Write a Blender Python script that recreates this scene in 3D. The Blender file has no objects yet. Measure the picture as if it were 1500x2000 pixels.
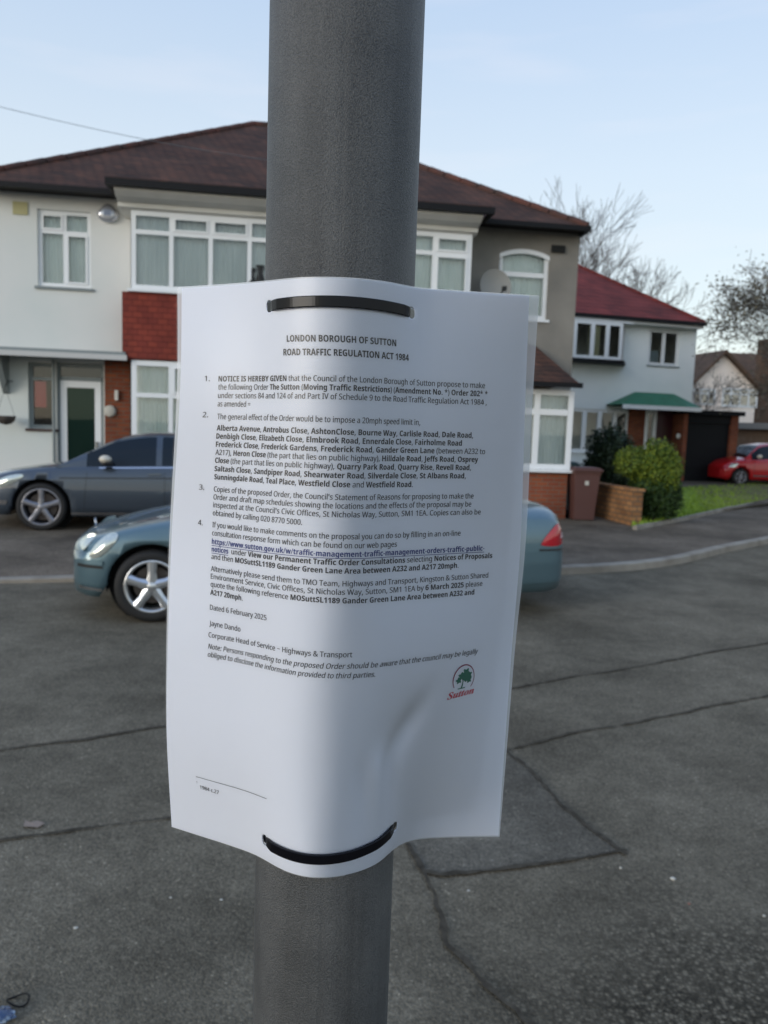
import bpy, bmesh, math, random, os
import numpy as np
from mathutils import Vector, Matrix, noise
random.seed(7)
C = bpy.context.scene.collection

# ------------------------------------------------------------------ camera
H = 1.72
PITCH, ROLL = 0.10860473, 0.03420905
fw = Vector((0, math.cos(PITCH), -math.sin(PITCH))); rt0 = Vector((1, 0, 0)); up0 = rt0.cross(fw)
rt = math.cos(ROLL)*rt0 + math.sin(ROLL)*up0; up = -math.sin(ROLL)*rt0 + math.cos(ROLL)*up0
cd = bpy.data.cameras.new('camera'); cam = bpy.data.objects.new('camera', cd); C.objects.link(cam)
cam.matrix_world = Matrix(((rt.x, up.x, -fw.x, 0), (rt.y, up.y, -fw.y, 0), (rt.z, up.z, -fw.z, H), (0, 0, 0, 1)))
cd.sensor_fit = 'VERTICAL'; cd.sensor_height = 36; cd.lens = 27; cd.clip_start = 0.02; cd.clip_end = 3000
cd.dof.use_dof = True; cd.dof.focus_distance = 0.40; cd.dof.aperture_fstop = 17.5
bpy.context.scene.camera = cam

# ------------------------------------------------------------------ world and sun
SUN_EL, SUN_AZ = math.radians(12), math.radians(226)     # azimuth clockwise from +y
w = bpy.data.worlds.new("World"); bpy.context.scene.world = w; w.use_nodes = True
nt = w.node_tree; bg = nt.nodes['Background']
sky = nt.nodes.new('ShaderNodeTexSky'); sky.sky_type = 'NISHITA'; sky.sun_disc = False
sky.sun_elevation = SUN_EL; sky.sun_rotation = SUN_AZ; sky.air_density = 1.0; sky.dust_density = 1.2; sky.ozone_density = 1.6
# a few thin cloud streaks low in the sky
tc = nt.nodes.new('ShaderNodeTexCoord'); mp = nt.nodes.new('ShaderNodeMapping'); mp.inputs['Scale'].default_value = (2.2, 2.2, 14)
nz = nt.nodes.new('ShaderNodeTexNoise'); nz.inputs['Scale'].default_value = 1.6; nz.inputs['Detail'].default_value = 5
cr = nt.nodes.new('ShaderNodeValToRGB'); cr.color_ramp.elements[0].position = .52; cr.color_ramp.elements[1].position = .8
cr.color_ramp.elements[0].color = (0, 0, 0, 1); cr.color_ramp.elements[1].color = (.13, .13, .13, 1)
mx = nt.nodes.new('ShaderNodeMixRGB'); mx.inputs['Color2'].default_value = (5.3, 4.6, 4.5, 1)
L_ = nt.links
L_.new(tc.outputs['Generated'], mp.inputs['Vector']); L_.new(mp.outputs[0], nz.inputs['Vector']); L_.new(nz.outputs['Fac'], cr.inputs['Fac'])
L_.new(cr.outputs['Color'], mx.inputs['Fac']); 
# thin high haze: paler and slightly green towards the horizon
sg = nt.nodes.new('ShaderNodeSeparateXYZ'); L_.new(tc.outputs['Generated'], sg.inputs[0])
hz_ = nt.nodes.new('ShaderNodeValToRGB'); L_.new(sg.outputs[2], hz_.inputs[0]); E_ = hz_.color_ramp.elements
E_[0].position = 0; E_[0].color = (.90, .89, .78, 1); E_[1].position = .8; E_[1].color = (.36, .52, .86, 1)
for p_, c_ in ((.12, (.80, .86, .85, 1)), (.3, (.70, .80, .90, 1)), (.48, (.54, .68, .88, 1))): q_ = E_.new(p_); q_.color = c_
hs = nt.nodes.new('ShaderNodeVectorMath'); hs.operation = 'SCALE'; hs.inputs['Scale'].default_value = 4.85; L_.new(hz_.outputs[0], hs.inputs[0])
mh = nt.nodes.new('ShaderNodeMixRGB'); mh.inputs[0].default_value = .8; L_.new(sky.outputs[0], mh.inputs[1]); L_.new(hs.outputs[0], mh.inputs[2])
L_.new(mh.outputs[0], mx.inputs['Color1']); L_.new(mx.outputs[0], bg.inputs['Color'])
bg.inputs['Strength'].default_value = 0.15
ld = bpy.data.lights.new('sun', 'SUN'); sun = bpy.data.objects.new('sun', ld); C.objects.link(sun)
ld.energy = .92; ld.angle = math.radians(30); ld.color = (1.0, .97, .93)
sd = Vector((math.sin(SUN_AZ)*math.cos(SUN_EL), math.cos(SUN_AZ)*math.cos(SUN_EL), math.sin(SUN_EL)))
sun.rotation_euler = sd.to_track_quat('Z', 'Y').to_euler()
vs = bpy.context.scene.view_settings; vs.view_transform = 'Standard'; vs.look = 'None'; vs.exposure = 0.60; vs.gamma = 1

# ------------------------------------------------------------------ measuring helpers (survey of the photo)
def ray(px, py): return (rt*(px-750)/1500 - up*(py-1000)/1500 + fw)
def at(px, py, Y): d = ray(px, py); return Vector((0, 0, H)) + d*(Y/d.y)
def gz(px, py, z=0.): d = ray(px, py); return Vector((0, 0, H)) + d*((z-H)/d.z)
class Frame:
    def __init__(s, org, yaw): s.o = Vector(org); s.a = math.radians(yaw); s.m = Matrix.Translation(s.o) @ Matrix.Rotation(s.a, 4, 'Z'); s.i = s.m.inverted()
    def L(s, px, py, y=0.):            # local x, z where a sight line meets the local plane y
        o = s.i @ Vector((0, 0, H)); d = s.i.to_3x3() @ ray(px, py); p = o + d*((y-o.y)/d.y); return p.x, p.z

# ------------------------------------------------------------------ object helpers
def tag(o, label=None, cat=None, group=None, kind=None):
    for k, v in (('label', label), ('category', cat), ('group', group), ('kind', kind)):
        if v: o[k] = v
    return o
def empty(name, loc=(0, 0, 0), rz=0.):
    o = bpy.data.objects.new(name, None); C.objects.link(o); o.location = loc; o.rotation_euler = (0, 0, rz); o.empty_display_size = .2; return o
class MB:
    def __init__(s): s.v = []; s.f = []; s.sm = []
    def add(s, vs, fs, smooth=False):
        n = len(s.v); s.v += [tuple(p) for p in vs]; s.f += [tuple(i+n for i in f) for f in fs]; s.sm += [smooth]*len(fs); return s
    def box(s, x0, x1, y0, y1, z0, z1):
        if x0 > x1: x0, x1 = x1, x0
        if y0 > y1: y0, y1 = y1, y0
        if z0 > z1: z0, z1 = z1, z0
        return s.add([(x0,y0,z0),(x1,y0,z0),(x1,y1,z0),(x0,y1,z0),(x0,y0,z1),(x1,y0,z1),(x1,y1,z1),(x0,y1,z1)],
                     [(0,3,2,1),(4,5,6,7),(0,1,5,4),(1,2,6,5),(2,3,7,6),(3,0,4,7)])
    def poly(s, pts): return s.add(pts, [tuple(range(len(pts)))])
    def extr(s, pts, d):               # closed outline extruded along d
        n = len(pts); d = Vector(d); a = [Vector(p) for p in pts]; b = [p+d for p in a]
        return s.add(a+b, [tuple(range(n))[::-1], tuple(range(n, 2*n))]+[(i, (i+1) % n, n+(i+1) % n, n+i) for i in range(n)])
    def grid(s, P, smooth=True, closeu=False):
        r, c = len(P), len(P[0]); fs = []
        for i in range(r-1):
            for j in range(c if closeu else c-1):
                k = (j+1) % c; fs.append((i*c+j, i*c+k, (i+1)*c+k, (i+1)*c+j))
        return s.add([p for row in P for p in row], fs, smooth)
    def tube(s, path, rad, n=8, cap=True):
        path = [Vector(p) for p in path]; rad = rad if isinstance(rad, (list, tuple)) else [rad]*len(path); P = []
        t0 = (path[1]-path[0]).normalized(); u = t0.orthogonal().normalized()
        for i, p in enumerate(path):
            t = (path[min(i+1, len(path)-1)]-path[max(i-1, 0)]).normalized(); u = (u-t*u.dot(t)).normalized(); v = t.cross(u)
            P.append([p+(u*math.cos(2*math.pi*k/n)+v*math.sin(2*math.pi*k/n))*rad[i] for k in range(n)])
        s.grid(P, True, True); b = len(s.v)
        if cap: s.add(P[0], [tuple(range(n))[::-1]]); s.add(P[-1], [tuple(range(n))])
        return s
    def lathe(s, prof, c=(0, 0, 0), axis='z', n=32, smooth=True):   # prof: (radius, height)
        P = []
        for r, h in prof:
            row = []
            for k in range(n):
                a = 2*math.pi*k/n; x, y = r*math.cos(a), r*math.sin(a)
                p = {'z': (x, y, h), 'y': (x, h, y), 'x': (h, x, y)}[axis]; row.append((p[0]+c[0], p[1]+c[1], p[2]+c[2]))
            P.append(row)
        return s.grid(P, smooth, True)
    def ell(s, c, r, n=16, m=10):
        P = [[(c[0]+r[0]*math.sin(math.pi*i/m)*math.cos(2*math.pi*k/n), c[1]+r[1]*math.sin(math.pi*i/m)*math.sin(2*math.pi*k/n), c[2]+r[2]*math.cos(math.pi*i/m)) for k in range(n)] for i in range(m+1)]
        return s.grid(P, True, True)
    def build(s, name, mat, parent=None, label=None, bevel=0, merge=False):
        me = bpy.data.meshes.new(name); me.from_pydata(s.v, [], s.f); me.polygons.foreach_set('use_smooth', s.sm)
        if merge:
            bm = bmesh.new(); bm.from_mesh(me); bmesh.ops.remove_doubles(bm, verts=bm.verts, dist=1e-5); bmesh.ops.recalc_face_normals(bm, faces=bm.faces); bm.to_mesh(me); bm.free()
        me.materials.append(mat); o = bpy.data.objects.new(name, me); C.objects.link(o)
        if parent: o.parent = parent
        if label: o['label'] = label
        if bevel: b = o.modifiers.new('b', 'BEVEL'); b.width = bevel; b.segments = 2; b.limit_method = 'ANGLE'
        return o

# ------------------------------------------------------------------ materials
def mat(name, col, rough=.7, metal=0, spec=.5, n1=0, c2=None, sc=5., bump=0, bsc=40., coat=0, coord='Object', stretch=None, det=6, pos=(.35, .65)):
    m = bpy.data.materials.new(name); m.use_nodes = True; t = m.node_tree; b = t.nodes['Principled BSDF']
    b.inputs['Base Color'].default_value = (*col, 1); b.inputs['Roughness'].default_value = rough; b.inputs['Metallic'].default_value = metal
    b.inputs['Specular IOR Level'].default_value = spec; b.inputs['Coat Weight'].default_value = coat; b.inputs['Coat Roughness'].default_value = .04
    tcn = t.nodes.new('ShaderNodeTexCoord'); vec = tcn.outputs[coord]
    if stretch:
        mpn = t.nodes.new('ShaderNodeMapping'); mpn.inputs['Scale'].default_value = stretch; t.links.new(vec, mpn.inputs[0]); vec = mpn.outputs[0]
    if c2:
        nn = t.nodes.new('ShaderNodeTexNoise'); nn.inputs['Scale'].default_value = sc; nn.inputs['Detail'].default_value = det; t.links.new(vec, nn.inputs['Vector'])
        rp = t.nodes.new('ShaderNodeValToRGB'); rp.color_ramp.elements[0].color = (*col, 1); rp.color_ramp.elements[1].color = (*c2, 1)
        rp.color_ramp.elements[0].position, rp.color_ramp.elements[1].position = pos
        t.links.new(nn.outputs['Fac'], rp.inputs['Fac']); t.links.new(rp.outputs['Color'], b.inputs['Base Color'])
    if bump:
        n2 = t.nodes.new('ShaderNodeTexNoise'); n2.inputs['Scale'].default_value = bsc; n2.inputs['Detail'].default_value = 3; t.links.new(vec, n2.inputs['Vector'])
        bu = t.nodes.new('ShaderNodeBump'); bu.inputs['Strength'].default_value = 1; bu.inputs['Distance'].default_value = bump
        t.links.new(n2.outputs['Fac'], bu.inputs['Height']); t.links.new(bu.outputs[0], b.inputs['Normal'])
    return m
def brick(name, c1, c2, mortar, bw=.225, bh=.075, bump=.004, swap=True, off=.5, ms=.01, rough=.85, rot=None):
    m = bpy.data.materials.new(name); m.use_nodes = True; t = m.node_tree; b = t.nodes['Principled BSDF']; b.inputs['Roughness'].default_value = rough
    b.inputs['Specular IOR Level'].default_value = .3
    tcn = t.nodes.new('ShaderNodeTexCoord'); sx = t.nodes.new('ShaderNodeSeparateXYZ'); cx = t.nodes.new('ShaderNodeCombineXYZ'); ad = t.nodes.new('ShaderNodeMath')
    t.links.new(tcn.outputs['Object'], sx.inputs[0]); t.links.new(sx.outputs[0], ad.inputs[0]); t.links.new(sx.outputs[1], ad.inputs[1])
    t.links.new(ad.outputs[0], cx.inputs[0]); t.links.new(sx.outputs[2], cx.inputs[1])
    br = t.nodes.new('ShaderNodeTexBrick'); t.links.new(cx.outputs[0], br.inputs['Vector'])
    br.inputs['Scale'].default_value = 1; br.inputs['Brick Width'].default_value = bw; br.inputs['Row Height'].default_value = bh; br.inputs['Mortar Size'].default_value = ms
    br.offset = off; br.inputs['Color1'].default_value = (*c1, 1); br.inputs['Color2'].default_value = (*c2, 1); br.inputs['Mortar'].default_value = (*mortar, 1)
    br.inputs['Bias'].default_value = 0
    nn = t.nodes.new('ShaderNodeTexNoise'); nn.inputs['Scale'].default_value = 1.3; nn.inputs['Detail'].default_value = 6; t.links.new(tcn.outputs['Object'], nn.inputs['Vector'])
    mr = t.nodes.new('ShaderNodeMapRange'); mr.inputs['From Min'].default_value = .3; mr.inputs['From Max'].default_value = .7; mr.inputs['To Min'].default_value = .6; mr.inputs['To Max'].default_value = 1.25
    t.links.new(nn.outputs['Fac'], mr.inputs[0]); mm = t.nodes.new('ShaderNodeVectorMath'); mm.operation = 'SCALE'
    t.links.new(br.outputs['Color'], mm.inputs[0]); t.links.new(mr.outputs[0], mm.inputs['Scale']); t.links.new(mm.outputs[0], b.inputs['Base Color'])
    bu = t.nodes.new('ShaderNodeBump'); bu.inputs['Distance'].default_value = bump; bu.invert = True; t.links.new(br.outputs['Fac'], bu.inputs['Height']); t.links.new(bu.outputs[0], b.inputs['Normal'])
    return m
def glass(name, tint=(1, 1, 1), gloss=(1, 1, 1), ior=1.5, boost=0., rough=.02):
    m = bpy.data.materials.new(name); m.use_nodes = True; t = m.node_tree; t.nodes.remove(t.nodes['Principled BSDF']); out = t.nodes['Material Output']
    tr = t.nodes.new('ShaderNodeBsdfTransparent'); tr.inputs[0].default_value = (*tint, 1); gl = t.nodes.new('ShaderNodeBsdfGlossy'); gl.inputs[0].default_value = (*gloss, 1); gl.inputs['Roughness'].default_value = rough
    fr = t.nodes.new('ShaderNodeFresnel'); fr.inputs[0].default_value = ior; a = t.nodes.new('ShaderNodeMath'); a.inputs[1].default_value = boost; a.use_clamp = True
    mi = t.nodes.new('ShaderNodeMixShader'); t.links.new(fr.outputs[0], a.inputs[0]); t.links.new(a.outputs[0], mi.inputs[0]); t.links.new(tr.outputs[0], mi.inputs[1]); t.links.new(gl.outputs[0], mi.inputs[2]); t.links.new(mi.outputs[0], out.inputs[0])
    return m
M = {}
M['glass'] = glass('window glass', (.94, .98, .96), boost=.03)
M['white_upvc'] = mat('white upvc', (.78, .8, .8), .35)
M['white_render'] = mat('white render', (.63, .665, .63), .9, c2=(.75, .735, .70), sc=.45, bump=.004, bsc=60)
M['blue_render'] = mat('pale blue render', (.74, .79, .77), .9, c2=(.82, .85, .83), sc=.8, bump=.004, bsc=60)
M['pebbledash'] = mat('grey pebbledash', (.18, .17, .15), .95, c2=(.31, .29, .25), sc=.9, bump=.02, bsc=70, pos=(.3, .7))
M['tile_hung'] = brick('red hung tiles', (.25, .048, .03), (.19, .036, .026), (.11, .024, .018), .17, .10, .014, ms=.005)
M['roof_tiles'] = brick('old brown roof tiles', (.105, .046, .028), (.058, .031, .021), (.018, .012, .01), .19, .09, .012, ms=.008)
M['roof_red'] = brick('red roof tiles', (.20, .036, .030), (.15, .030, .026), (.08, .016, .015), .3, .17, .02, ms=.012)
M['ridge'] = mat('ridge tiles', (.11, .04, .028), .9, c2=(.05, .03, .025), sc=3)
M['brick_red'] = brick('orange red brick', (.27, .075, .03), (.2, .05, .025), (.16, .1, .07))
M['brick_ochre'] = brick('yellow garden brick', (.42, .21, .085), (.26, .12, .05), (.13, .10, .07), .2, .09)
M['gutter'] = mat('black gutter', (.006, .006, .007), .6, spec=.25)
M['cornice'] = mat('cream cornice paint', (.6, .59, .54), .7, c2=(.68, .67, .62), sc=2)
M['net'] = mat('net curtain', (.78, .84, .79), .95, c2=(.9, .93, .89), sc=5, stretch=(1, 1, .25))
M['grey_paint'] = mat('grey paint', (.2, .23, .23), .5)
M['dark'] = mat('dark interior', (.02, .022, .022), .8)
M['dark_wood'] = mat('dark brown door', (.05, .02, .018), .4)
M['black_paint'] = mat('black garage paint', (.004, .005, .007), .6, spec=.2)
M['green_felt'] = mat('green painted canopy', (.015, .13, .06), .6, c2=(.02, .17, .09), sc=3)
M['red_poster'] = mat('red poster', (.5, .05, .06), .5)
M['cream'] = mat('sun-tinted render', (.86, .74, .64), .9, c2=(.9, .81, .72), sc=.7)  # far house walls: warm low sunlight painted into the base colour
M['brown_roof'] = mat('brown roof', (.07, .045, .03), .9, c2=(.11, .065, .04), sc=1)
M['metal_grey'] = mat('dish grey', (.22, .22, .2), .5)
M['wood_fence'] = mat('weathered fence wood', (.14, .09, .06), .9, c2=(.2, .14, .1), sc=3, stretch=(8, 8, 1))
M['stone'] = mat('pale stones', (.5, .48, .42), .9)
M['terracotta'] = mat('terracotta', (.3, .13, .09), .8)
M['bin_brown'] = mat('brown bin plastic', (.095, .042, .035), .5)
M['bin_green'] = mat('green bin plastic', (.06, .12, .11), .5)
M['bark'] = mat('bark', (.05, .042, .036), .95, c2=(.09, .07, .055), sc=6, bump=.01, bsc=20)
M['bark_pale'] = mat('bare twig bark', (.065, .05, .04), .95)
def leafmat(name, a, b):
    m = bpy.data.materials.new(name); m.use_nodes = True; t = m.node_tree; p = t.nodes['Principled BSDF']; p.inputs['Roughness'].default_value = .6; p.inputs['Specular IOR Level'].default_value = .3
    g = t.nodes.new('ShaderNodeNewGeometry'); r = t.nodes.new('ShaderNodeValToRGB'); r.color_ramp.elements[0].color = (*a, 1); r.color_ramp.elements[1].color = (*b, 1)
    t.links.new(g.outputs['Random Per Island'], r.inputs[0]); t.links.new(r.outputs[0], p.inputs['Base Color'])
    return m
M['leaf_dark'] = leafmat('dark evergreen leaves', (.008, .018, .008), (.025, .045, .018))
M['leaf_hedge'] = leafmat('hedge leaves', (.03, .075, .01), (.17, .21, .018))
M['leaf_low'] = leafmat('shaded hedge leaves', (.012, .03, .008), (.035, .07, .012))  # darker copy of the hedge leaves, shade of the lower part put into the colour
M['leaf_olive'] = leafmat('olive tree leaves', (.07, .06, .035), (.16, .14, .085))
M['grass'] = leafmat('grass blades', (.16, .27, .02), (.36, .48, .06))
# ------------------------------------------------------------------ the notice's surface (plan profiles measured round the post, metres)
AX, AY = -.0278, .426          # post axis
RP = .0402                     # post radius
PROF = [(.0725, [(-.089,.0017),(-.0565,-.0146),(-.0361,-.0262),(-.0191,-.0375),(-.0036,-.0418),(.0114,-.0412),(.0264,-.0345),(.0402,-.0225),(.0556,-.0185),(.0719,-.0155),(.1060,-.0100)]),
(.022, [(-.0874,-.0040),(-.068,-.0145),(-.0408,-.0255),(-.0191,-.0378),(-.0036,-.0420),(.0114,-.0410),(.0264,-.0345),(.0439,-.0245),(.0644,-.018),(.09,-.0095),(.1068,-.0040)]),
(-.066, [(-.0928,.0012),(-.065,-.0134),(-.0445,-.0249),(-.0214,-.0367),(0,-.0420),(.0156,-.0403),(.0312,-.0320),(.0589,-.0178),(.0842,-.005),(.1090,.0056)]),
(-.124, [(-.0935,-.0012),(-.0663,-.014),(-.0447,-.0240),(-.0300,-.0325),(-.0162,-.0392),(0,-.0422),(.012,-.0407),(.0255,-.0370),(.0387,-.0304),(.0628,-.0170),(.0834,-.0045),(.1070,.0090)]),
(-.180, [(-.0937,.0002),(-.067,-.013),(-.0447,-.0235),(-.0300,-.0322),(-.0162,-.0392),(0,-.0418),(.012,-.0400),(.0231,-.035),(.036,-.0245),(.049,-.0160),(.0640,-.0085),(.0834,-.001),(.1049,.0066)]),
(-.239, [(-.0915,.005),(-.0692,-.0056),(-.0529,-.0133),(-.0362,-.0225),(-.0209,-.0355),(-.0063,-.0417),(.0075,-.0408),(.0222,-.0345),(.0335,-.0235),(.0415,-.0090),(.0510,-.0005),(.0737,.0038),(.1031,.0066)])]
ZT, ZB = .0725, -.239
NS = 241
def _row(pts):
    p = np.array(pts, float); d = np.r_[0, np.cumsum(np.hypot(*np.diff(p, axis=0).T))]
    # cubic hermite through the points, then light smoothing
    m = np.gradient(p, axis=0)/np.gradient(d)[:, None]
    q = np.linspace(0, d[-1], NS); k = np.clip(np.searchsorted(d, q)-1, 0, len(d)-2); h = d[k+1]-d[k]; t = ((q-d[k])/h)[:, None]; h = h[:, None]
    r = (2*t**3-3*t**2+1)*p[k]+(t**3-2*t**2+t)*h*m[k]+(-2*t**3+3*t**2)*p[k+1]+(t**3-t**2)*h*m[k+1]
    g = np.exp(-.5*(np.arange(-16, 17)/5.5)**2); g /= g.sum()
    ext = np.vstack([2*r[0]-r[16:0:-1], r, 2*r[-1]-r[-2:-18:-1]])
    return np.stack([np.convolve(ext[:, i], g, 'valid') for i in (0, 1)], 1), d[-1]
_R = [(z, *_row(p)) for z, p in PROF]
_zs = np.array([r[0] for r in _R]); _P = np.stack([r[1] for r in _R])
def _hz(z):                     # Catmull-Rom over the rows
    n = len(_zs); i = n-2
    for k in range(n-1):
        if z >= _zs[k+1]: i = k; break
    t = (z-_zs[i])/(_zs[i+1]-_zs[i])
    p0, p1, p2, p3 = _P[max(i-1, 0)], _P[i], _P[i+1], _P[min(i+2, n-1)]
    h0 = _zs[i]-_zs[max(i-1, 0)] if i else _zs[1]-_zs[0]; h1 = _zs[i+1]-_zs[i]; h2 = (_zs[min(i+2, n-1)]-_zs[i+1]) if i < n-2 else h1
    m1 = (p2-p1)/h1*.5+(p1-p0)/h0*.5 if i else (p2-p1)/h1; m2 = (p2-p1)/h1*.5+(p3-p2)/h2*.5 if i < n-2 else (p2-p1)/h1
    return (2*t**3-3*t**2+1)*p1+(t**3-2*t**2+t)*h1*m1+(-2*t**3+3*t**2)*p2+(t**3-t**2)*h1*m2
_cache = {}
def _prof(z):
    k = round(z, 5)
    if k not in _cache: _cache[k] = _hz(z)
    return _cache[k]
def bump(s, h):                 # buckle in the lower right of the sheet
    def g(x, w): return math.exp(-(x/w)**2)
    a, b = s-.613, h-.790
    u = a*math.cos(.9)-b*math.sin(.9)*1.4; v = a*math.sin(.9)+b*math.cos(.9)*1.4
    d = -.0026*g(a-.055+.6*b, .035)*g(b+.035, .055)
    d += .0018*g(a+.002, .022)*(1/(1+math.exp(-b/.012)))*g(b-.03, .10)
    d += -.0012*g(a-.05, .022)*(1/(1+math.exp(-b/.012)))*g(b-.05, .09)
    d += -.0008*g(a+.045, .022)*(1/(1+math.exp(-b/.012)))*g(b-.05, .09)
    return d
def surf(s, h, off=0.):         # s, h in 0..1 across and down the pouch -> point relative to the camera's plan position
    z = ZT+(ZB-ZT)*h; r = _prof(z); q = min(max(s, 0), 1)*(NS-1); i = min(int(q), NS-2); t = q-i
    p = r[i]*(1-t)+r[i+1]*t; a = r[max(i-3, 0)]; b = r[min(i+4, NS-1)]; tx, ty = b-a; l = math.hypot(tx, ty); n = (ty/l, -tx/l)
    off += bump(s, h)
    return (AX+p[0]+n[0]*off, AY+p[1]+n[1]*off, z)
# ------------------------------------------------------------------ ground, road, pavement
def asphalt(name, a, b, worn=False):
    m = bpy.data.materials.new(name); m.use_nodes = True; t = m.node_tree; p = t.nodes['Principled BSDF']; p.inputs['Roughness'].default_value = .9; p.inputs['Specular IOR Level'].default_value = .12
    g = t.nodes.new('ShaderNodeNewGeometry'); P = g.outputs['Position']
    def noise_(sc, det=4, ro=.6):
        n = t.nodes.new('ShaderNodeTexNoise'); n.inputs['Scale'].default_value = sc; n.inputs['Detail'].default_value = det; n.inputs['Roughness'].default_value = ro; t.links.new(P, n.inputs['Vector']); return n.outputs['Fac']
    def mrange(v, a0, a1, b0, b1):
        r = t.nodes.new('ShaderNodeMapRange'); r.inputs[1].default_value = a0; r.inputs[2].default_value = a1; r.inputs[3].default_value = b0; r.inputs[4].default_value = b1; t.links.new(v, r.inputs[0]); return r.outputs[0]
    def mul(x, y, op='MULTIPLY'):
        n = t.nodes.new('ShaderNodeMath'); n.operation = op
        for i, q in enumerate((x, y)):
            if isinstance(q, (int, float)): n.inputs[i].default_value = q
            else: t.links.new(q, n.inputs[i])
        return n.outputs[0]
    big = mrange(noise_(.9, 5), .35, .65, 0, 1)
    mixc = t.nodes.new('ShaderNodeMixRGB'); mixc.inputs[1].default_value = (*a, 1); mixc.inputs[2].default_value = (*b, 1); t.links.new(big, mixc.inputs[0])
    v = t.nodes.new('ShaderNodeTexVoronoi'); v.inputs['Scale'].default_value = 130; v.inputs['Randomness'].default_value = 1; t.links.new(P, v.inputs['Vector'])
    sp = mrange(v.outputs['Distance'], .0, .7, 1.2, .8)
    cs = t.nodes.new('ShaderNodeSeparateXYZ'); t.links.new(v.outputs['Color'], cs.inputs[0]); st = mrange(cs.outputs[0], .0, 1, .78, 1.22)
    med = mul(mrange(noise_(9, 8, .75), .3, .7, .80, 1.2), mrange(noise_(48, 5, .75), .3, .7, .72, 1.3))
    chips = mrange(cs.outputs[1], .985, .987, 1, 1.7); stains = mrange(noise_(.45, 7, .7), .36, .6, .72, 1.12)
    tot = mul(mul(mul(sp, st), med), mul(chips, stains))
    if worn:
        d = t.nodes.new('ShaderNodeVectorMath'); d.operation = 'DISTANCE'; t.links.new(P, d.inputs[0]); d.inputs[1].default_value = (1.25, 1.75, 0)
        dd = mul(d.outputs['Value'], mul(noise_(2.5, 4), -1.0), 'ADD')
        wm = mrange(dd, -.05, .75, .95, 0)
        v2 = t.nodes.new('ShaderNodeTexVoronoi'); v2.inputs['Scale'].default_value = 70; t.links.new(P, v2.inputs['Vector'])
        c2 = t.nodes.new('ShaderNodeSeparateXYZ'); t.links.new(v2.outputs['Color'], c2.inputs[0]); rough2 = mul(mrange(c2.outputs[0], .2, 1, .35, 1.35), mrange(v2.outputs['Distance'], .1, .6, 1.2, .4))
        n = t.nodes.new('ShaderNodeMixRGB'); 
        mm = t.nodes.new('ShaderNodeMix'); mm.data_type = 'FLOAT'; t.links.new(wm, mm.inputs[0]); t.links.new(tot, mm.inputs[2]); t.links.new(rough2, mm.inputs[3]); tot = mm.outputs[0]
    sc = t.nodes.new('ShaderNodeVectorMath'); sc.operation = 'SCALE'; t.links.new(mixc.outputs[0], sc.inputs[0]); t.links.new(tot, sc.inputs['Scale']); t.links.new(sc.outputs[0], p.inputs['Base Color'])
    bu = t.nodes.new('ShaderNodeBump'); bu.inputs['Distance'].default_value = .004; bu.invert = True; t.links.new(v.outputs['Distance'], bu.inputs['Height']); t.links.new(bu.outputs[0], p.inputs['Normal'])
    return m
M['road'] = asphalt('road asphalt', (.148, .127, .092), (.200, .173, .127), True)
M['patch'] = asphalt('repair asphalt', (.128, .113, .088), (.160, .143, .113))
M['pave'] = asphalt('pavement asphalt', (.14, .114, .086), (.19, .155, .118))
M['forecourt'] = asphalt('forecourt tarmac', (.13, .105, .08), (.18, .15, .11))
M['kerb'] = mat('kerb concrete', (.25, .22, .18), .95, spec=.1, c2=(.36, .325, .27), sc=3, bump=.004, bsc=60)
M['tar'] = mat('tar joint', (.048, .041, .031), .95, spec=.08, c2=(.09, .077, .058), sc=25)

def G(x, y): return .1 + .012*max(0., y-13.)
K = [(-60, -7.5), (-30, .6), (-12, 5.55), (-3.9, 7.75), (-.5, 8.66), (2.15, 9.3), (3.25, 9.8), (4.1, 10.45), (5.2, 11.6), (6.4, 12.75), (8.2, 14.6), (11, 17.4), (16, 22), (26, 30.5), (60, 58), (300, 260)]
def dense(P, step=.6):
    out = []
    for i in range(len(P)-1):
        p0, p1, p2, p3 = [Vector(P[max(0, min(len(P)-1, k))]) for k in (i-1, i, i+1, i+2)]
        n = max(2, min(40, int((p2-p1).length/step)))
        t1 = (p2-p0)/max((p2-p0).length, 1e-6)*(p2-p1).length; t2 = (p3-p1)/max((p3-p1).length, 1e-6)*(p2-p1).length
        for k in range(n):
            t = k/n; out.append((2*t**3-3*t*t+1)*p1+(t**3-2*t*t+t)*t1+(-2*t**3+3*t*t)*p2+(t**3-t*t)*t2)
    return out+[Vector(P[-1])]
KD = dense(K)
KN = []
for i in range(len(KD)):
    t = (KD[min(i+1, len(KD)-1)]-KD[max(i-1, 0)]).normalized(); KN.append(Vector((-t.y, t.x)))
def off(i, q): p = KD[i]+KN[i]*q; return p.x, p.y
def kh(i): return .10 if KD[i].x > -2 else .10-.055*min(1, (-2-KD[i].x)/1.5)      # kerb drops for the driveways on the left
MB().add([(-900, -900, 0), (900, -900, 0), (900, 900, 0), (-900, 900, 0)], [(0, 1, 2, 3)]).build('road', M['road'])['kind'] = 'structure'
rows = [[(*off(i, 0), -.05) for i in range(len(KD))], [(*off(i, 0.0), kh(i)-.012) for i in range(len(KD))], [(*off(i, .02), kh(i)) for i in range(len(KD))], [(*off(i, .13), kh(i)+.001) for i in range(len(KD))]]
MB().grid(rows, False).build('kerb', M['kerb'])['kind'] = 'structure'
rows = [[(*off(i, .13), kh(i)-.003) for i in range(len(KD))], [(*off(i, .5), max(kh(i)+.008, .07)) for i in range(len(KD))], [(*off(i, 1.3), .112) for i in range(len(KD))], [(*off(i, 2.25), .122) for i in range(len(KD))]]
MB().grid(rows, True).build('pavement', M['pave'])['kind'] = 'structure'
rows = []
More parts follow.
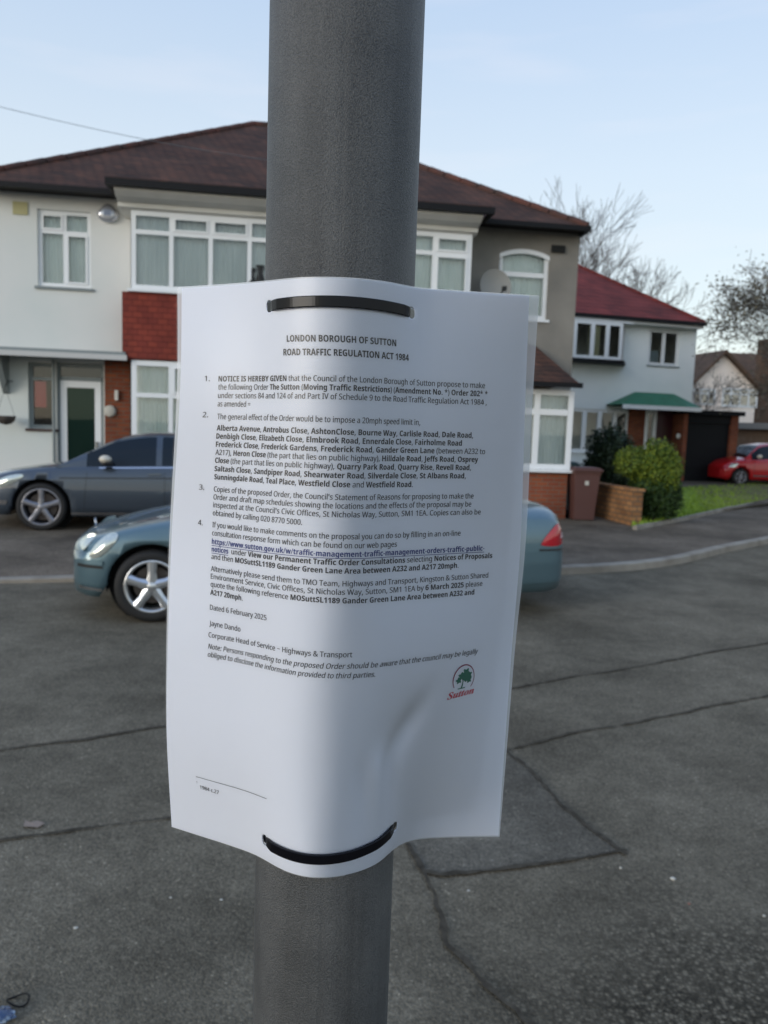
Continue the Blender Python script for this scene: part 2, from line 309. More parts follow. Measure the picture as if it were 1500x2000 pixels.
for q in (0, .5, 1, 2, 4, 7, 11, 16, 25, 60, 200, 600):
    rows.append([(off(i, 2.2)[0], off(i, 2.2)[1]+q, G(0, off(i, 2.2)[1]+q) + .012 + (.11*min(1, q/2)*max(0, min(1, (-off(i, 0)[0]-1)/2)))) for i in range(len(KD))])
MB().grid(rows, True).build('forecourt_ground', M['forecourt'])['kind'] = 'structure'

NC = [0]
def crack(pts, wd=.026, name='road_joint'):
    NC[0] += 1; zc = .0075+.0005*NC[0]
    P = [gz(*p) for p in pts]; D = []
    for i in range(len(P)-1):
        n = max(2, int((P[i+1]-P[i]).length/.035))
        D += [P[i].lerp(P[i+1], k/n) for k in range(n)]
    D.append(P[-1]); a = []; b = []
    for i, p in enumerate(D):
        t = (D[min(i+1, len(D)-1)]-D[max(i-1, 0)]).normalized(); n = Vector((-t.y, t.x, 0))
        j = noise.noise(p*3.1)*.016 + noise.noise(p*17)*.010; wv = wd*(.65+.6*noise.noise(p*5+Vector((9, 0, 0)))+.7*noise.noise(p*31)); q = p+n*j
        a.append((q.x+n.x*wv/2, q.y+n.y*wv/2, zc)); b.append((q.x-n.x*wv/2, q.y-n.y*wv/2, zc))
    o = MB().grid([a, b], False).build(name, M['tar']); o['kind'] = 'structure'; return o
pp = [gz(*p) for p in ((795, 1650), (830, 1705), (860, 1713), (960, 1702), (1090, 1685), (1215, 1665), (1165, 1630), (1100, 1575), (1040, 1510), (985, 1465), (860, 1490))]
MB().poly([(p.x, p.y, .004) for p in pp]).build('road_patch', M['patch'])['kind'] = 'structure'
crack([(-60, 1476), (0, 1468), (150, 1447), (325, 1420), (650, 1385), (1000, 1345), (1130, 1322), (1250, 1303), (1400, 1272), (1560, 1248)])
crack([(-60, 1652), (0, 1643), (210, 1614), (330, 1600), (660, 1535), (990, 1465), (1130, 1432), (1250, 1411), (1400, 1378), (1560, 1350)])
crack([(985, 1465), (1040, 1510), (1100, 1575), (1165, 1630), (1225, 1672)], .028)
crack([(1225, 1664), (1090, 1685), (960, 1702), (860, 1713), (822, 1705)], .028)
crack([(795, 1650), (830, 1705), (850, 1745), (862, 1800), (865, 1850), (905, 1880), (950, 1930), (1010, 1975), (1060, 2030)], .028)

# lawn beyond the hedge, with a low stone edging
def strip(pts, z): return [(p.x, p.y, z) for p in pts]
lawn_px = [(1325, 1000), (1260, 1030), (1400, 998), (1500, 978), (1600, 962)]
e = [gz(x, y, .14) for x, y in ((1235, 1032), (1330, 1014), (1410, 996), (1500, 978), (1620, 955))]
back = [gz(x, y, .24) for x, y in ((1235, 960), (1330, 952), (1410, 949), (1500, 944), (1620, 938))]
rows = [[(e[i].lerp(back[i], k/8).x, e[i].lerp(back[i], k/8).y, .15+.09*k/8) for i in range(5)] for k in range(9)]
M['lawn'] = mat('lawn base', (.11, .18, .02), .9, c2=(.17, .25, .03), sc=2)
lo = MB().grid(rows, True).build('lawn_ground', M['lawn']); lo['kind'] = 'structure'
gb = MB()
for k in range(9000):
    u = random.random()*3.999; v = random.random()**1.5; i = int(u); fu = u-i
    a = e[i].lerp(e[i+1], fu); b = back[i].lerp(back[i+1], fu); p = a.lerp(b, v); z = .15+.09*v
    h = random.uniform(.04, .10); an = random.random()*6.28; w_ = .012; dx, dy = math.cos(an)*w_, math.sin(an)*w_
    gb.add([(p.x-dx, p.y-dy, z), (p.x+dx, p.y+dy, z), (p.x+random.gauss(0, .03), p.y+random.gauss(0, .03), z+h)], [(0, 1, 2)])
go = gb.build('lawn_grass', M['grass']); tag(go, 'short bright green lawn in front of the black garage', 'grass', kind='stuff')
eb = MB()
for i in range(4):
    n = max(1, int((e[i+1]-e[i]).length/.6))
    for k in range(n):
        a = e[i].lerp(e[i+1], k/n); b = e[i].lerp(e[i+1], (k+.96)/n); t = (b-a).normalized(); nn = Vector((t.y, -t.x, 0))*.08
        eb.extr([(a.x, a.y, .05), (b.x, b.y, .05), (b.x+nn.x, b.y+nn.y, .05), (a.x+nn.x, a.y+nn.y, .05)], (0, 0, .13+.01*random.random()))
eo = eb.build('lawn_edging', M['kerb']); tag(eo, 'low concrete edging along the front of the green lawn', 'edging')

# ------------------------------------------------------------------ house builders
def wall(xa, xb, za, zb, holes, y=0., depth=.14, name='wall', m=None, parent=None, label=None, face=1):
    xs = sorted({xa, xb, *[min(max(v, xa), xb) for h in holes for v in (h[0], h[2])]}); zs = sorted({za, zb, *[min(max(v, za), zb) for h in holes for v in (h[1], h[3])]})
    mb = MB()
    for i in range(len(xs)-1):
        for j in range(len(zs)-1):
            cx, cz = (xs[i]+xs[i+1])/2, (zs[j]+zs[j+1])/2
            if any(h[0] < cx < h[2] and h[1] < cz < h[3] for h in holes): continue
            mb.add([(xs[i], y, zs[j]), (xs[i+1], y, zs[j]), (xs[i+1], y, zs[j+1]), (xs[i], y, zs[j+1])], [(0, 1, 2, 3)])
    for h in holes:
        a, b, c, d = h; Y2 = y+depth
        mb.add([(a, y, b), (c, y, b), (c, y, d), (a, y, d), (a, Y2, b), (c, Y2, b), (c, Y2, d), (a, Y2, d)], [(0, 4, 5, 1), (1, 5, 6, 2), (2, 6, 7, 3), (3, 7, 4, 0)])
    return mb.build(name, m, parent, label, merge=False)
def window(parent, r, y, cols, transom=None, openers=(), bar=.055, fr=.06, net=True, sill=True, frame='white_upvc', inside='net', sill_m='white_upvc', name='window', label=None, sw=.05, skip_top=()):
    """r = x0,z0,x1,z1; cols = fractions where mullions stand; transom = fraction of the height"""
    x0, z0, x1, z1 = r; mb = MB(); d0, d1 = y-.0, y+.06
    mb.box(x0, x0+fr, d0, d1, z0, z1); mb.box(x1-fr, x1, d0, d1, z0, z1); mb.box(x0+fr, x1-fr, d0, d1, z0, z0+fr); mb.box(x0+fr, x1-fr, d0, d1, z1-fr, z1)
    X = [x0+fr/2]+[x0+(x1-x0)*c for c in cols]+[x1-fr/2]; zt = z0+(z1-z0)*transom if transom else None
    for x in X[1:-1]: mb.box(x-bar/2, x+bar/2, d0-.004, d1-.004, z0+fr, z1-fr)
    if zt:
        for i in range(len(X)-1): mb.box(X[i]+bar/2, X[i+1]-bar/2, d0-.002, d1-.002, zt-bar/2, zt+bar/2)
    for (i, t_) in openers:     # inner sash frame, i = column, t_ = 1 top 0 bottom
        a, b = X[i]+bar/2, X[i+1]-bar/2; c, d = (zt+bar/2, z1-fr) if t_ else (z0+fr, (zt-bar/2) if zt else z1-fr); q = .035
        mb.box(a, a+q, d0-.018, d0+.01, c, d); mb.box(b-q, b, d0-.018, d0+.01, c, d); mb.box(a+q, b-q, d0-.018, d0+.01, c, c+q); mb.box(a+q, b-q, d0-.018, d0+.01, d-q, d)
    o = mb.build(name, M[frame], parent, label)
    MB().add([(x0+.02, y+.03, z0+.02), (x1-.02, y+.03, z0+.02), (x1-.02, y+.03, z1-.02), (x0+.02, y+.03, z1-.02)], [(0, 1, 2, 3)]).build('pane', M['glass'], o)
    if net:
        nx = max(20, int((x1-x0)*42)); R = []
        for z in (z0+.04, z1-.04): R.append([(x0+.04+(x1-x0-.08)*k/nx, y+.13+.018*math.sin(k*1.9)+.008*math.sin(k*.67+1), z) for k in range(nx+1)])
        MB().grid(R, True).build('curtain', M[inside], o)
    if sill: MB().box(x0-sw, x1+sw, y-.09, y-.002, z0-.05, z0-.003).build('sill', M[sill_m], o)
    return o
def px_rect(F, a, b, y=0.):      # rectangle from its top-left and bottom-right corner as surveyed
    x0, z1 = F.L(*a, y); x1, z0 = F.L(*b, y); return (x0, z0, x1, z1)

# ------------------------------------------------------------------ house one: a pair of semis
A0 = at(1118, 700, 15.6); YAW1 = 8.5
F1 = Frame((A0.x, A0.y, 0), YAW1); GZ = .13
h1 = empty('semi_detached_house', (A0.x, A0.y, 0), F1.a)
tag(h1, 'pair of semi-detached houses under one dark hipped roof, half white, half grey pebbledash', 'house')
zE = F1.L(1100, 455, 0)[1]+.08; W1 = 10.9; D1 = 8.6
xm = -W1/2
BY = -.62                        # bay front plane
lw = px_rect(F1, (72, 407), (178, 564)); aw = px_rect(F1, (977, 483), (1067, 625))
bl = px_rect(F1, (256, 410), (256, 564), BY); bl_x0 = bl[0]; bl_x1 = bl_x0+3.18; ubz0, ubz1 = bl[1], bl[3]
brx1 = F1.L(921, 500, BY)[0]; brx0 = brx1-3.18
ds = px_rect(F1, (54, 707), (108, 838)); dd = px_rect(F1, (110, 707), (203, 900)); dd = (dd[0], GZ, dd[2], dd[3])
zc = F1.L(120, 690)[1]           # canopy level
bpx = F1.L(239, 600, BY)[0]
# walls
wall(-W1, xm, GZ, zE, [lw, ds, dd, (bl_x0-.12, GZ, bl_x1+.1, ubz1+.3)], 0, m=M['white_render'], parent=h1, label='white rendered front wall of the left half')
wall(xm, 0, GZ, zE, [aw, (brx0-.1, GZ, brx1+.05, ubz1+.3)], 0, m=M['pebbledash'], parent=h1, label='grey pebbledash front wall of the right half')
MB().add([(0, 0, GZ), (0, D1, GZ), (0, D1, zE), (0, 0, zE)], [(0, 1, 2, 3)]).build('wall', M['pebbledash'], h1, 'grey pebbledash end wall')
MB().add([(-W1, 0, GZ), (-W1, D1, GZ), (-W1, D1, zE), (-W1, 0, zE)], [(0, 3, 2, 1)]).add([(-W1, D1, GZ), (0, D1, GZ), (0, D1, zE), (-W1, D1, zE)], [(0, 3, 2, 1)]).add([(-W1, .01, GZ+.02), (0, .01, GZ+.02), (0, D1, GZ+.02), (-W1, D1, GZ+.02)], [(0, 1, 2, 3)]).add([(-W1, 3, GZ), (0, 3, GZ), (0, 3, zE), (-W1, 3, zE)], [(0, 1, 2, 3)]).build('back_wall', M['white_render'], h1)
# roof
ov = .38; rz = F1.L(497, 243, D1/2)[1]; rx0, _ = F1.L(497, 243, D1/2); rx1, _ = F1.L(617, 243, D1/2)
ovr = .0; c = [(-W1-ov, -ov), (ovr, -ov), (ovr, D1+ov), (-W1-ov, D1+ov)]; zr = zE-.02
fr_z = lambda y: zr+(rz-zr)*(y+ov)/(D1/2+ov)
rf = MB(); V = [(x, y, zr) for x, y in c]+[(rx0, D1/2, rz), (rx1, D1/2, rz)]
rf.add(V, [(0, 1, 5, 4), (1, 2, 5), (2, 3, 4, 5), (3, 0, 4), (3, 2, 1, 0)])
roof1 = rf.build('roof', M['roof_tiles'], h1)
rd = MB()
def ridge(a, b):
    a, b = Vector(a), Vector(b); n = max(2, int((b-a).length/.42))
    for k in range(n): rd.tube([a.lerp(b, k/n)+Vector((0, 0, .0)), a.lerp(b, (k+.93)/n)+Vector((0, 0, .01))], .075, 7)
ridge(V[4], V[5]); ridge(V[0], V[4]); ridge(V[1], V[5]); ridge(V[2], V[5]); ridge(V[3], V[4])
rd.build('ridge_tiles', M['ridge'], roof1)
# roof lip carried forward over the bays, gutters and fascia
bx0, bx1 = bpx-.15, F1.L(943, 430, BY)[0]+.05
lip = MB(); yb = BY-.42
lip.add([(bx0, -ov+.25, fr_z(-ov+.25)+.03), (bx1, -ov+.25, fr_z(-ov+.25)+.03), (bx1+.0, yb, zr+.03), (bx0, yb, zr+.03)], [(0, 3, 2, 1)])
lip.add([(bx0, -ov+.25, fr_z(-ov+.25)-.05), (bx1, -ov+.25, fr_z(-ov+.25)-.05), (bx1, yb, zr-.05), (bx0, yb, zr-.05)], [(0, 1, 2, 3)])
lip.add([(bx0, yb, zr-.05), (bx1, yb, zr-.05), (bx1, yb, zr+.03), (bx0, yb, zr+.03)], [(0, 1, 2, 3)])
lip.build('bay_roof', M['roof_tiles'], roof1)
gt = MB()
gt.box(-W1-ov, bx0-.01, -ov-.1, -ov+.01, zr-.10, zr-.01); gt.box(bx1+.01, ovr+.04, -ov-.1, -ov+.01, zr-.11, zr-.02); gt.box(ovr-.01, ovr+.07, -ov+.015, D1+ov, zr-.09, zr+.015)
gt.box(bx0-.03, bx1+.03, yb-.11, yb-.005, zr-.12, zr-.01); gt.box(-W1-ov, bx0-.01, -ov+.015, -.01, zr-.06, zr-.01); gt.box(bx1+.01, ovr-.015, -ov+.015, -.01, zr-.06, zr-.01)
gt.box(bx0-.03, bx0+.03, yb, -ov, zr-.12, zr-.055); gt.box(bx1-.03, bx1+.03, yb, -ov, zr-.12, zr-.055)
gt.build('gutter', M['gutter'], h1)
# cornice (white painted coving under the bay roof)
def cornice(x0, x1):
    zc1, zc0 = zr-.1, ubz1
    mb = MB(); prof = [(yb+.02, zc1), (yb+.02, zc1-.06), (yb+.14, zc1-.13), (BY-.08, zc0+.10), (BY-.08, zc0+.03), (BY-.0, zc0+.0), (.05, zc0), (.05, zc1)]
    n = len(prof); mb.add([(x0, a, b) for a, b in prof]+[(x1, a, b) for a, b in prof], [tuple(range(n)), tuple(range(n, 2*n))[::-1]]+[(i, n+i, n+(i+1) % n, (i+1) % n) for i in range(n)])
    return mb.build('cornice', M['cornice'], h1)
cornice(bpx-.06, xm+.25); cornice(xm+.3, brx1+.08)
# upper bays
M['net2'] = mat('bay net curtain', (.66, .71, .70), .95, c2=(.84, .87, .85), sc=3, stretch=(1, 1, .2))
window(h1, (bl_x0, ubz0, bl_x1, ubz1), BY, (.213, .425, .637, .85), .735, ((1, 1), (2, 1)), bar=.075, fr=.08, inside='net2', label='wide upper bay window with net curtains')
window(h1, (brx0, ubz0, brx1, ubz1), BY, (.2, .4, .6, .78), .72, ((4, 1), (4, 0)), bar=.075, fr=.08, label='upper bay window of the grey half')
for x0, x1, m_ in ((bl_x0, bl_x1, 'white_upvc'), (brx0, brx1, 'white_upvc')):   # bay cheeks
    MB().box(x0-.01, x0+.05, BY+.07, -.01, ubz0, ubz1).build('bay_cheek', M[m_], h1); MB().box(x1-.05, x1+.01, BY+.07, -.01, ubz0, ubz1).build('bay_cheek', M[m_], h1)
zt0 = F1.L(240, 700, BY)[1]
lbz1 = F1.L(262, 708, BY)[1]; lbz0 = GZ+.62
for x0, x1 in ((bpx, bl_x1+.1), (brx0-.1, brx1+.02)):
    MB().box(x0, x1, BY-.03, .0, zt0, ubz0-.055).build('tile_hanging', M['tile_hung'], h1, 'dark red hung tiles below the upper bay window')
    MB().box(x0+.05, x1, BY, .0, GZ, lbz0-.05).build('bay_base', M['brick_red'], h1)
window(h1, (bl_x0, lbz0, bl_x1, zt0-.02), BY, (.213, .425, .637, .85), .7, ((1, 1),), bar=.08, fr=.09, inside='net', label='lower bay window beside the front door')
window(h1, (brx0, lbz0, brx1, zt0-.02), BY, (.213, .425, .637, .85), .7, bar=.08, fr=.09, label='lower bay window of the grey half')
# left upper window, arched window
window(h1, lw, .05, (.5,), .72, ((0, 1), (1, 0)), fr=.07, bar=.06, label='two-light upper window beside the alarm box', sill_m='grey_paint')
window(h1, aw, .05, (), .64, fr=.08, bar=.09, inside='net', label='arched white upper window in the grey wall')
ab = MB(); x0, z0, x1, z1 = aw; n = 12; arc = [(x0+(x1-x0)*k/n, z1-.11+.11*math.sin(math.pi*k/n)**.8) for k in range(n+1)]
for k in range(n):
    (xa, za), (xb, zb_) = arc[k], arc[k+1]
    ab.add([(xa, -.004, za), (xb, -.004, zb_), (xb, -.004, z1+.01), (xa, -.004, z1+.01)], [(0, 1, 2, 3)])
ab.build('arch_spandrel', M['pebbledash'], h1)
ab = MB()
for k in range(n):
    (xa, za), (xb, zb_) = arc[k], arc[k+1]
    ab.extr([(xa, .0, za-.085), (xb, .0, zb_-.085), (xb, .0, zb_), (xa, .0, za)], (0, .04, 0))
ab.build('arch_frame', M['white_upvc'], h1)
# vents, alarm box, dish
x, z = F1.L(40, 407); MB().box(x-.125, x+.125, -.02, .01, z-.11, z+.11).build('air_brick', mat('cream vent', (.45, .42, .22), .8), h1, 'small square cream vent high on the white wall')
x, z = F1.L(1089, 487)
vb = MB(); vb.box(x-.14, x+.14, -.05, -.03, z-.07, z+.07)
for k in range(4): vb.box(x-.13, x+.13, -.075, -.03, z-.06+.035*k, z-.045+.035*k)
vb.build('air_brick', M['dark'], h1, 'small dark vent on the grey wall')
x, z = F1.L(212, 419)
al = MB(); pts = [(math.cos(a)*.19*(1 if math.sin(a) < 0 else 1-.35*math.sin(a)), math.sin(a)*.15*(1 if math.sin(a) < 0 else 1.15)) for a in [2*math.pi*k/24 for k in range(24)]]
R = [[(x+p*s_, y_, z+q*s_) for p, q in pts] for s_, y_ in ((1, .0), (1, -.05), (.9, -.085), (.6, -.1), (.001, -.105))]
al.grid(R, True, True); ao = al.build('alarm_box', mat('alarm box silver', (.5, .52, .56), .25, metal=.6), h1, 'rounded silver alarm box high on the white wall')
MB().box(x-.06, x+.06, -.112, -.104, z-.04, z+.055).build('alarm_panel', mat('alarm panel blue', (.22, .27, .38), .5), ao)
dx, dz = F1.L(966, 560, -.35)
dish = empty('satellite_dish', (0, 0, 0)); dish.parent = h1; dish['label'] = 'grey round satellite dish on the grey pebbledash wall'
R = []
for i in range(7):
    r = .33*i/6; R.append([(dx+r*math.cos(a)*.92, -.36-.07*(r/.33)**2 + (r*math.sin(a))*.22, dz+r*math.sin(a)) for a in [2*math.pi*k/28 for k in range(28)]])
MB().grid(R, True, True).build('reflector', M['metal_grey'], dish)
MB().tube([(dx, -.3, dz), (dx, -.02, dz-.1)], .025).tube([(dx, -.36, dz-.32), (dx+.05, -.8, dz-.12)], .012).box(dx+.02, dx+.09, -.86, -.76, dz-.15, dz-.07).build('mounting_arm', M['dark'], dish)
# entrance: canopy, side light, door, brick pier
cz = F1.L(120, 688, -.45)[1]; cx1 = F1.L(246, 700, -.45)[0]
cn = MB(); cn.box(-W1-.1, cx1, -.6, -.005, cz-.02, cz+.04); cn.box(-W1-.1, cx1+.03, -.68, -.605, cz-.05, cz+.035)
cno = cn.build('entrance_canopy', M['grey_paint'], h1, 'flat grey canopy over the white front door')
MB().box(-W1-.1, cx1+.06, -.72, -.685, cz-.11, cz-.02).build('canopy_fascia', mat('fascia grey white', (.5, .5, .48), .6), cno)
bx = F1.L(14, 760)[0]; MB().extr([(bx-.06, -.01, cz-.05), (bx-.06, -.55, cz-.05), (bx-.06, -.5, cz-.12), (bx-.06, -.08, cz-.7), (bx-.06, -.01, cz-.75)], (.1, 0, 0)).build('canopy_bracket', M['grey_paint'], h1)
M['obscure'] = glass('dark green door glass', (.55, .7, .64), gloss=(.6, .75, .7), boost=.0)
window(h1, ds, .06, (), .76, frame='grey_paint', net=False, sill=True, sill_m='dark_wood', fr=.07, label='narrow grey-framed window left of the door')
fz = F1.L(150, 738)[1]; zD = dd[3]
MB().box(dd[0], dd[2], .05, .11, fz-.05, fz+.02).box(dd[0], dd[0]+.05, .05, .11, GZ, zD).box(dd[2]-.05, dd[2], .05, .11, GZ, zD).box(dd[0]+.05, dd[2]-.05, .05, .11, zD-.08, zD).build('door_frame', M['grey_paint'], h1)
MB().add([(dd[0]+.05, .08, fz), (dd[2]-.05, .08, fz), (dd[2]-.05, .08, zD-.08), (dd[0]+.05, .08, zD-.08)], [(0, 1, 2, 3)]).build('fanlight', M['glass'], h1)
dt = fz-.055; a, b = dd[0]+.055, dd[2]-.055
dr = MB(); dr.box(a, a+.11, .04, .1, GZ, dt); dr.box(b-.11, b, .04, .1, GZ, dt); dr.box(a+.11, b-.11, .04, .1, dt-.12, dt); dr.box(a+.11, b-.11, .04, .1, GZ, GZ+.45)
do = dr.build('front_door', M['white_upvc'], h1, 'white front door with one dark green glass panel')
MB().add([(a+.1, .07, GZ+.45), (b-.1, .07, GZ+.45), (b-.1, .07, dt-.1), (a+.1, .07, dt-.1)], [(0, 1, 2, 3)]).build('door_glass', M['obscure'], do)
MB().box(a+.08, b-.08, .085, .095, GZ+.3, dt-.05).build('inner_screen', mat('dark green interior', (.045, .095, .08), .7), do)
MB().box(b-.09, b-.05, -.01, .03, GZ+1.0, GZ+1.16).build('door_handle', M['metal_grey'], do)
p0 = F1.L(204, 720, -.03)[0]
MB().box(p0, bl_x0-.02, -.03, .0, GZ, cz-.03).build('brick_pier', M['brick_red'], h1, 'narrow red brick pier between front door and bay')
x, z = F1.L(228, 772, -.05); MB().box(x-.03, x+.03, -.1, -.035, z-.09, z+.09).build('porch_light', M['cornice'], h1)
x, z = F1.L(215, 803, -.05)
MB().lathe([(.001, -.09), (.08, -.085), (.11, -.06), (.11, -.035)], (x, 0, z), 'y', 20).build('house_plaque', M['stone'], h1, 'small round cream plaque on the brick pier')
MB().tube([(bl_x0-.08, -.1, GZ), (bl_x0-.08, -.1, cz-.1)], .03).build('downpipe', M['gutter'], h1)
MB().tube([(F1.L(107, 830)[0], -.06, GZ), (F1.L(107, 830)[0], -.06, cz-.1)], .028).build('downpipe', M['grey_paint'], h1)
# right-hand porch bay
PY = -1.15
q0 = px_rect(F1, (960, 756), (1113, 918), PY); pz0, pz1 = q0[1], q0[3]; pxa, pxb = q0[0], q0[2]
porch = empty('porch', (0, 0, 0)); porch.parent = h1; porch['label'] = 'small porch bay with brown tiled roof and white windows at the right corner'
window(porch, (pxa, pz0, pxb, pz1), PY, (.28, .56), .72, bar=.11, fr=.1, inside='net2', name='porch_window', sw=.04)
MB().box(pxb-.08, pxb, PY+.07, -.01, pz0, pz0+.1).box(pxb-.08, pxb, PY+.07, -.01, pz1-.1, pz1).box(pxb-.08, pxb, -.1, -.01, pz0+.1, pz1-.1).build('side_frame', M['white_upvc'], porch)
MB().add([(pxb-.03, PY+.06, pz0), (pxb-.03, -.1, pz0), (pxb-.03, -.1, pz1), (pxb-.03, PY+.06, pz1)], [(0, 1, 2, 3)]).build('side_pane', M['glass'], porch)
MB().box(pxa, pxb-.03, PY+.02, -.01, GZ, pz0-.055).build('porch_base', M['brick_red'], porch)
xr, zrf = F1.L(1125, 747, PY-.25); _, zt_ = F1.L(1090, 676, 0)
xl = pxa-.2
MB().add([(xl, PY-.25, zrf), (xr+.05, PY-.25, zrf), (xr-.35, -.01, zt_), (xl, -.01, zt_), (xr+.05, -.01, zrf), (xl, PY-.25, zrf-.03), (xr+.05, PY-.25, zrf-.03), (xr+.05, -.01, zrf-.03), (xl, -.01, zrf-.03)],
         [(0, 1, 2, 3), (1, 4, 2), (0, 5, 6, 1), (1, 6, 7, 4), (5, 8, 7, 6)]).build('porch_roof', M['roof_tiles'], porch, 'brown hipped tile roof of the porch bay')
MB().box(xl, xr+.1, PY-.34, PY-.255, zrf-.1, zrf-.01).build('porch_gutter', M['gutter'], porch)
MB().tube([(pxb+.06, -.12, zrf-.1), (pxb+.06, -.12, zrf-.35), (pxb+.06, -.12, GZ)], .035).build('downpipe', M['gutter'], h1)

# poster, hanging basket, wire
x0, z0, x1, z1 = px_rect(F1, (67, 744), (91, 796), .10)
o = MB().box(x0, x1, .1, .103, z0, z1).build('poster', M['red_poster']); o.matrix_world = F1.m; tag(o, 'plain red poster inside the narrow window beside the white front door', 'poster')
x, z = F1.L(11, 812, -.3)
hb = empty('hanging_basket', F1.m @ Vector((x, -.3, z))); tag(hb, 'dark hanging basket below the grey canopy at the left end of the house', 'basket')
MB().lathe([(.001, -.16), (.09, -.14), (.15, -.08), (.17, 0), (.15, .0), (.001, -.01)], n=18).build('bowl', M['bark'], hb)
MB().tube([(-.16, 0, 0), (0, 0, .5)], .003, 5).tube([(.16, 0, 0), (0, 0, .5)], .003, 5).tube([(0, 0, .5), (0, .1, .62), (0, .28, .62)], .008, 5).build('chain', M['gutter'], hb)
pA, pB = at(-200, 158, 10.5), at(560, 318, 15.0)
wp = [pA.lerp(pB, k/20)-Vector((0, 0, .10*math.sin(math.pi*k/20))) for k in range(21)]
tag(MB().tube(wp, .0045, 5).build('telephone_wire', M['grey_paint']), 'thin overhead telephone wire running down to the dark tiled roof', 'wire')

for k, (vx, hv) in enumerate(((491, .40), (508, .46))):  # added solid shapes that stand for two dark reflections in the bay glass
    x, z = F1.L(vx, 560, BY+.08); v = MB().lathe([(.001, 0), (.07, 0), (.10, hv*.35), (.055, hv*.7), (.06, hv*.8), (.085, hv)], n=16).build('silhouette', M['dark']); v.location = F1.m @ Vector((x, BY+.08, ubz0+.085))
    tag(v, ('shorter' if k == 0 else 'taller')+' dark vase of the two standing for reflections in the upper bay window', 'silhouette', 'dark shapes for bay window reflections')
# ------------------------------------------------------------------ house two (red roof)
B0 = at(1353, 760, 27.0); F2 = Frame((B0.x, B0.y, 0), 15); G2 = .26
h2 = empty('red_roofed_house', (B0.x, B0.y, 0), F2.a); tag(h2, 'pale rendered house with bright red tiled roof and green entrance canopy', 'house')
W2, D2 = 9.5, 8.; zE2 = F2.L(1340, 631, 0)[1]
sw_ = px_rect(F2, (1270, 642), (1324, 716)); 
pb0, pb1 = F2.L(1226, 797)[0], F2.L(1332, 797)[0]; cz2 = F2.L(1300, 797)[1]
lw2 = px_rect(F2, (1112, 797), (1224, 885)); lw2 = (lw2[0]-.6, lw2[1], lw2[2], lw2[3])
ub = px_rect(F2, (1095, 622), (1213, 704), -.45)
wall(-W2, 0, G2, zE2, [sw_, lw2, (pb0, G2, pb1, cz2), (ub[0]-.1, ub[1], ub[2]+.35, ub[3])], 0, m=M['blue_render'], parent=h2)
MB().add([(0, 0, G2), (0, D2, G2), (0, D2, zE2), (0, 0, zE2)], [(0, 1, 2, 3)]).add([(-W2, 0, G2), (-W2, D2, G2), (-W2, D2, zE2), (-W2, 0, zE2)], [(0, 3, 2, 1)]).add([(-W2, D2, G2), (0, D2, G2), (0, D2, zE2), (-W2, D2, zE2)], [(0, 3, 2, 1)]).add([(-W2, 2, G2), (0, 2, G2), (0, 2, zE2), (-W2, 2, zE2)], [(0, 1, 2, 3)]).build('back_wall', M['blue_render'], h2)
ov = .35; hx, hz = F2.L(1126, 512, D2/2); V = [(-W2-ov, -ov, zE2), (.02, -ov, zE2), (.02, D2+ov, zE2), (-W2-ov, D2+ov, zE2), (-W2+3, D2/2, hz), (min(hx, -3.), D2/2, hz)]
rf2 = MB().add(V, [(0, 1, 5, 4), (1, 2, 5), (2, 3, 4, 5), (3, 0, 4), (3, 2, 1, 0)]).build('roof', M['roof_red'], h2)
rd = MB(); ridge(V[4], V[5]); ridge(V[1], V[5]); ridge(V[0], V[4]); rd.build('ridge_tiles', M['roof_red'], rf2)
MB().box(-W2-ov, .05, -ov-.1, -ov, zE2-.12, zE2-.005).build('gutter', M['gutter'], h2)
MB().box(-W2-ov, .0, -ov+.005, -.01, zE2-.2, zE2-.02).build('fascia', M['white_upvc'], h2)
# upper bow window: three faces
zu0, zu1 = ub[1], ub[3]; bxR = ub[2]
window(h2, (ub[0], zu0, bxR, zu1), -.45, (.24, .52, .76), None, bar=.14, fr=.1, net=False, sill=False, label='upper bay window of three lights')
MB().extr([(bxR, -.45, zu0), (bxR+.35, -.005, zu0), (bxR+.30, -.005, zu0), (bxR-.02, -.40, zu0)], (0, 0, zu1-zu0)).build('bay_cheek', mat('bay cheek', (.5, .47, .45), .7), h2)
cu = MB(); nx = 60
for (a, b, dxx) in ((ub[0]+.05, ub[0]+.6, 0), (ub[0]+1.1, ub[0]+1.55, 0)):
    cu.grid([[(a+(b-a)*k/12, -.3+.03*math.sin(k*2.2), z) for k in range(13)] for z in (zu0+.05, zu1-.05)])
cu.build('curtain', mat('beige curtain', (.42, .4, .27), .9), h2)
MB().box(ub[0]-.1, bxR+.05, -.52, -.0, zu0-.13, zu0-.003).extr([(bxR+.051, -.52, zu0-.13), (bxR+.45, -.0, zu0-.13), (bxR+.051, 0, zu0-.13)], (0, 0, .127)).build('bay_sill', M['gutter'], h2)
MB().box(ub[0]-.1, bxR+.38, -.46, -.0, zu1+.003, zE2-.21).build('bay_head', M['white_upvc'], h2)
window(h2, sw_, .06, (.5,), None, ((0, 0), (1, 0)), net=False, sill_m='grey_paint', label='two-light upper window at the right')
x0, z0, x1, z1 = sw_; MB().box(x0+.05, x0+(x1-x0)*.45, .2, .22, z0+.05, z0+.5).build('blind', mat('blind blue', (.35, .42, .45), .8), h2)
window(h2, lw2, .04, (.2, .42, .62, .82), None, bar=.16, fr=.1, net=False, label='lower front window')
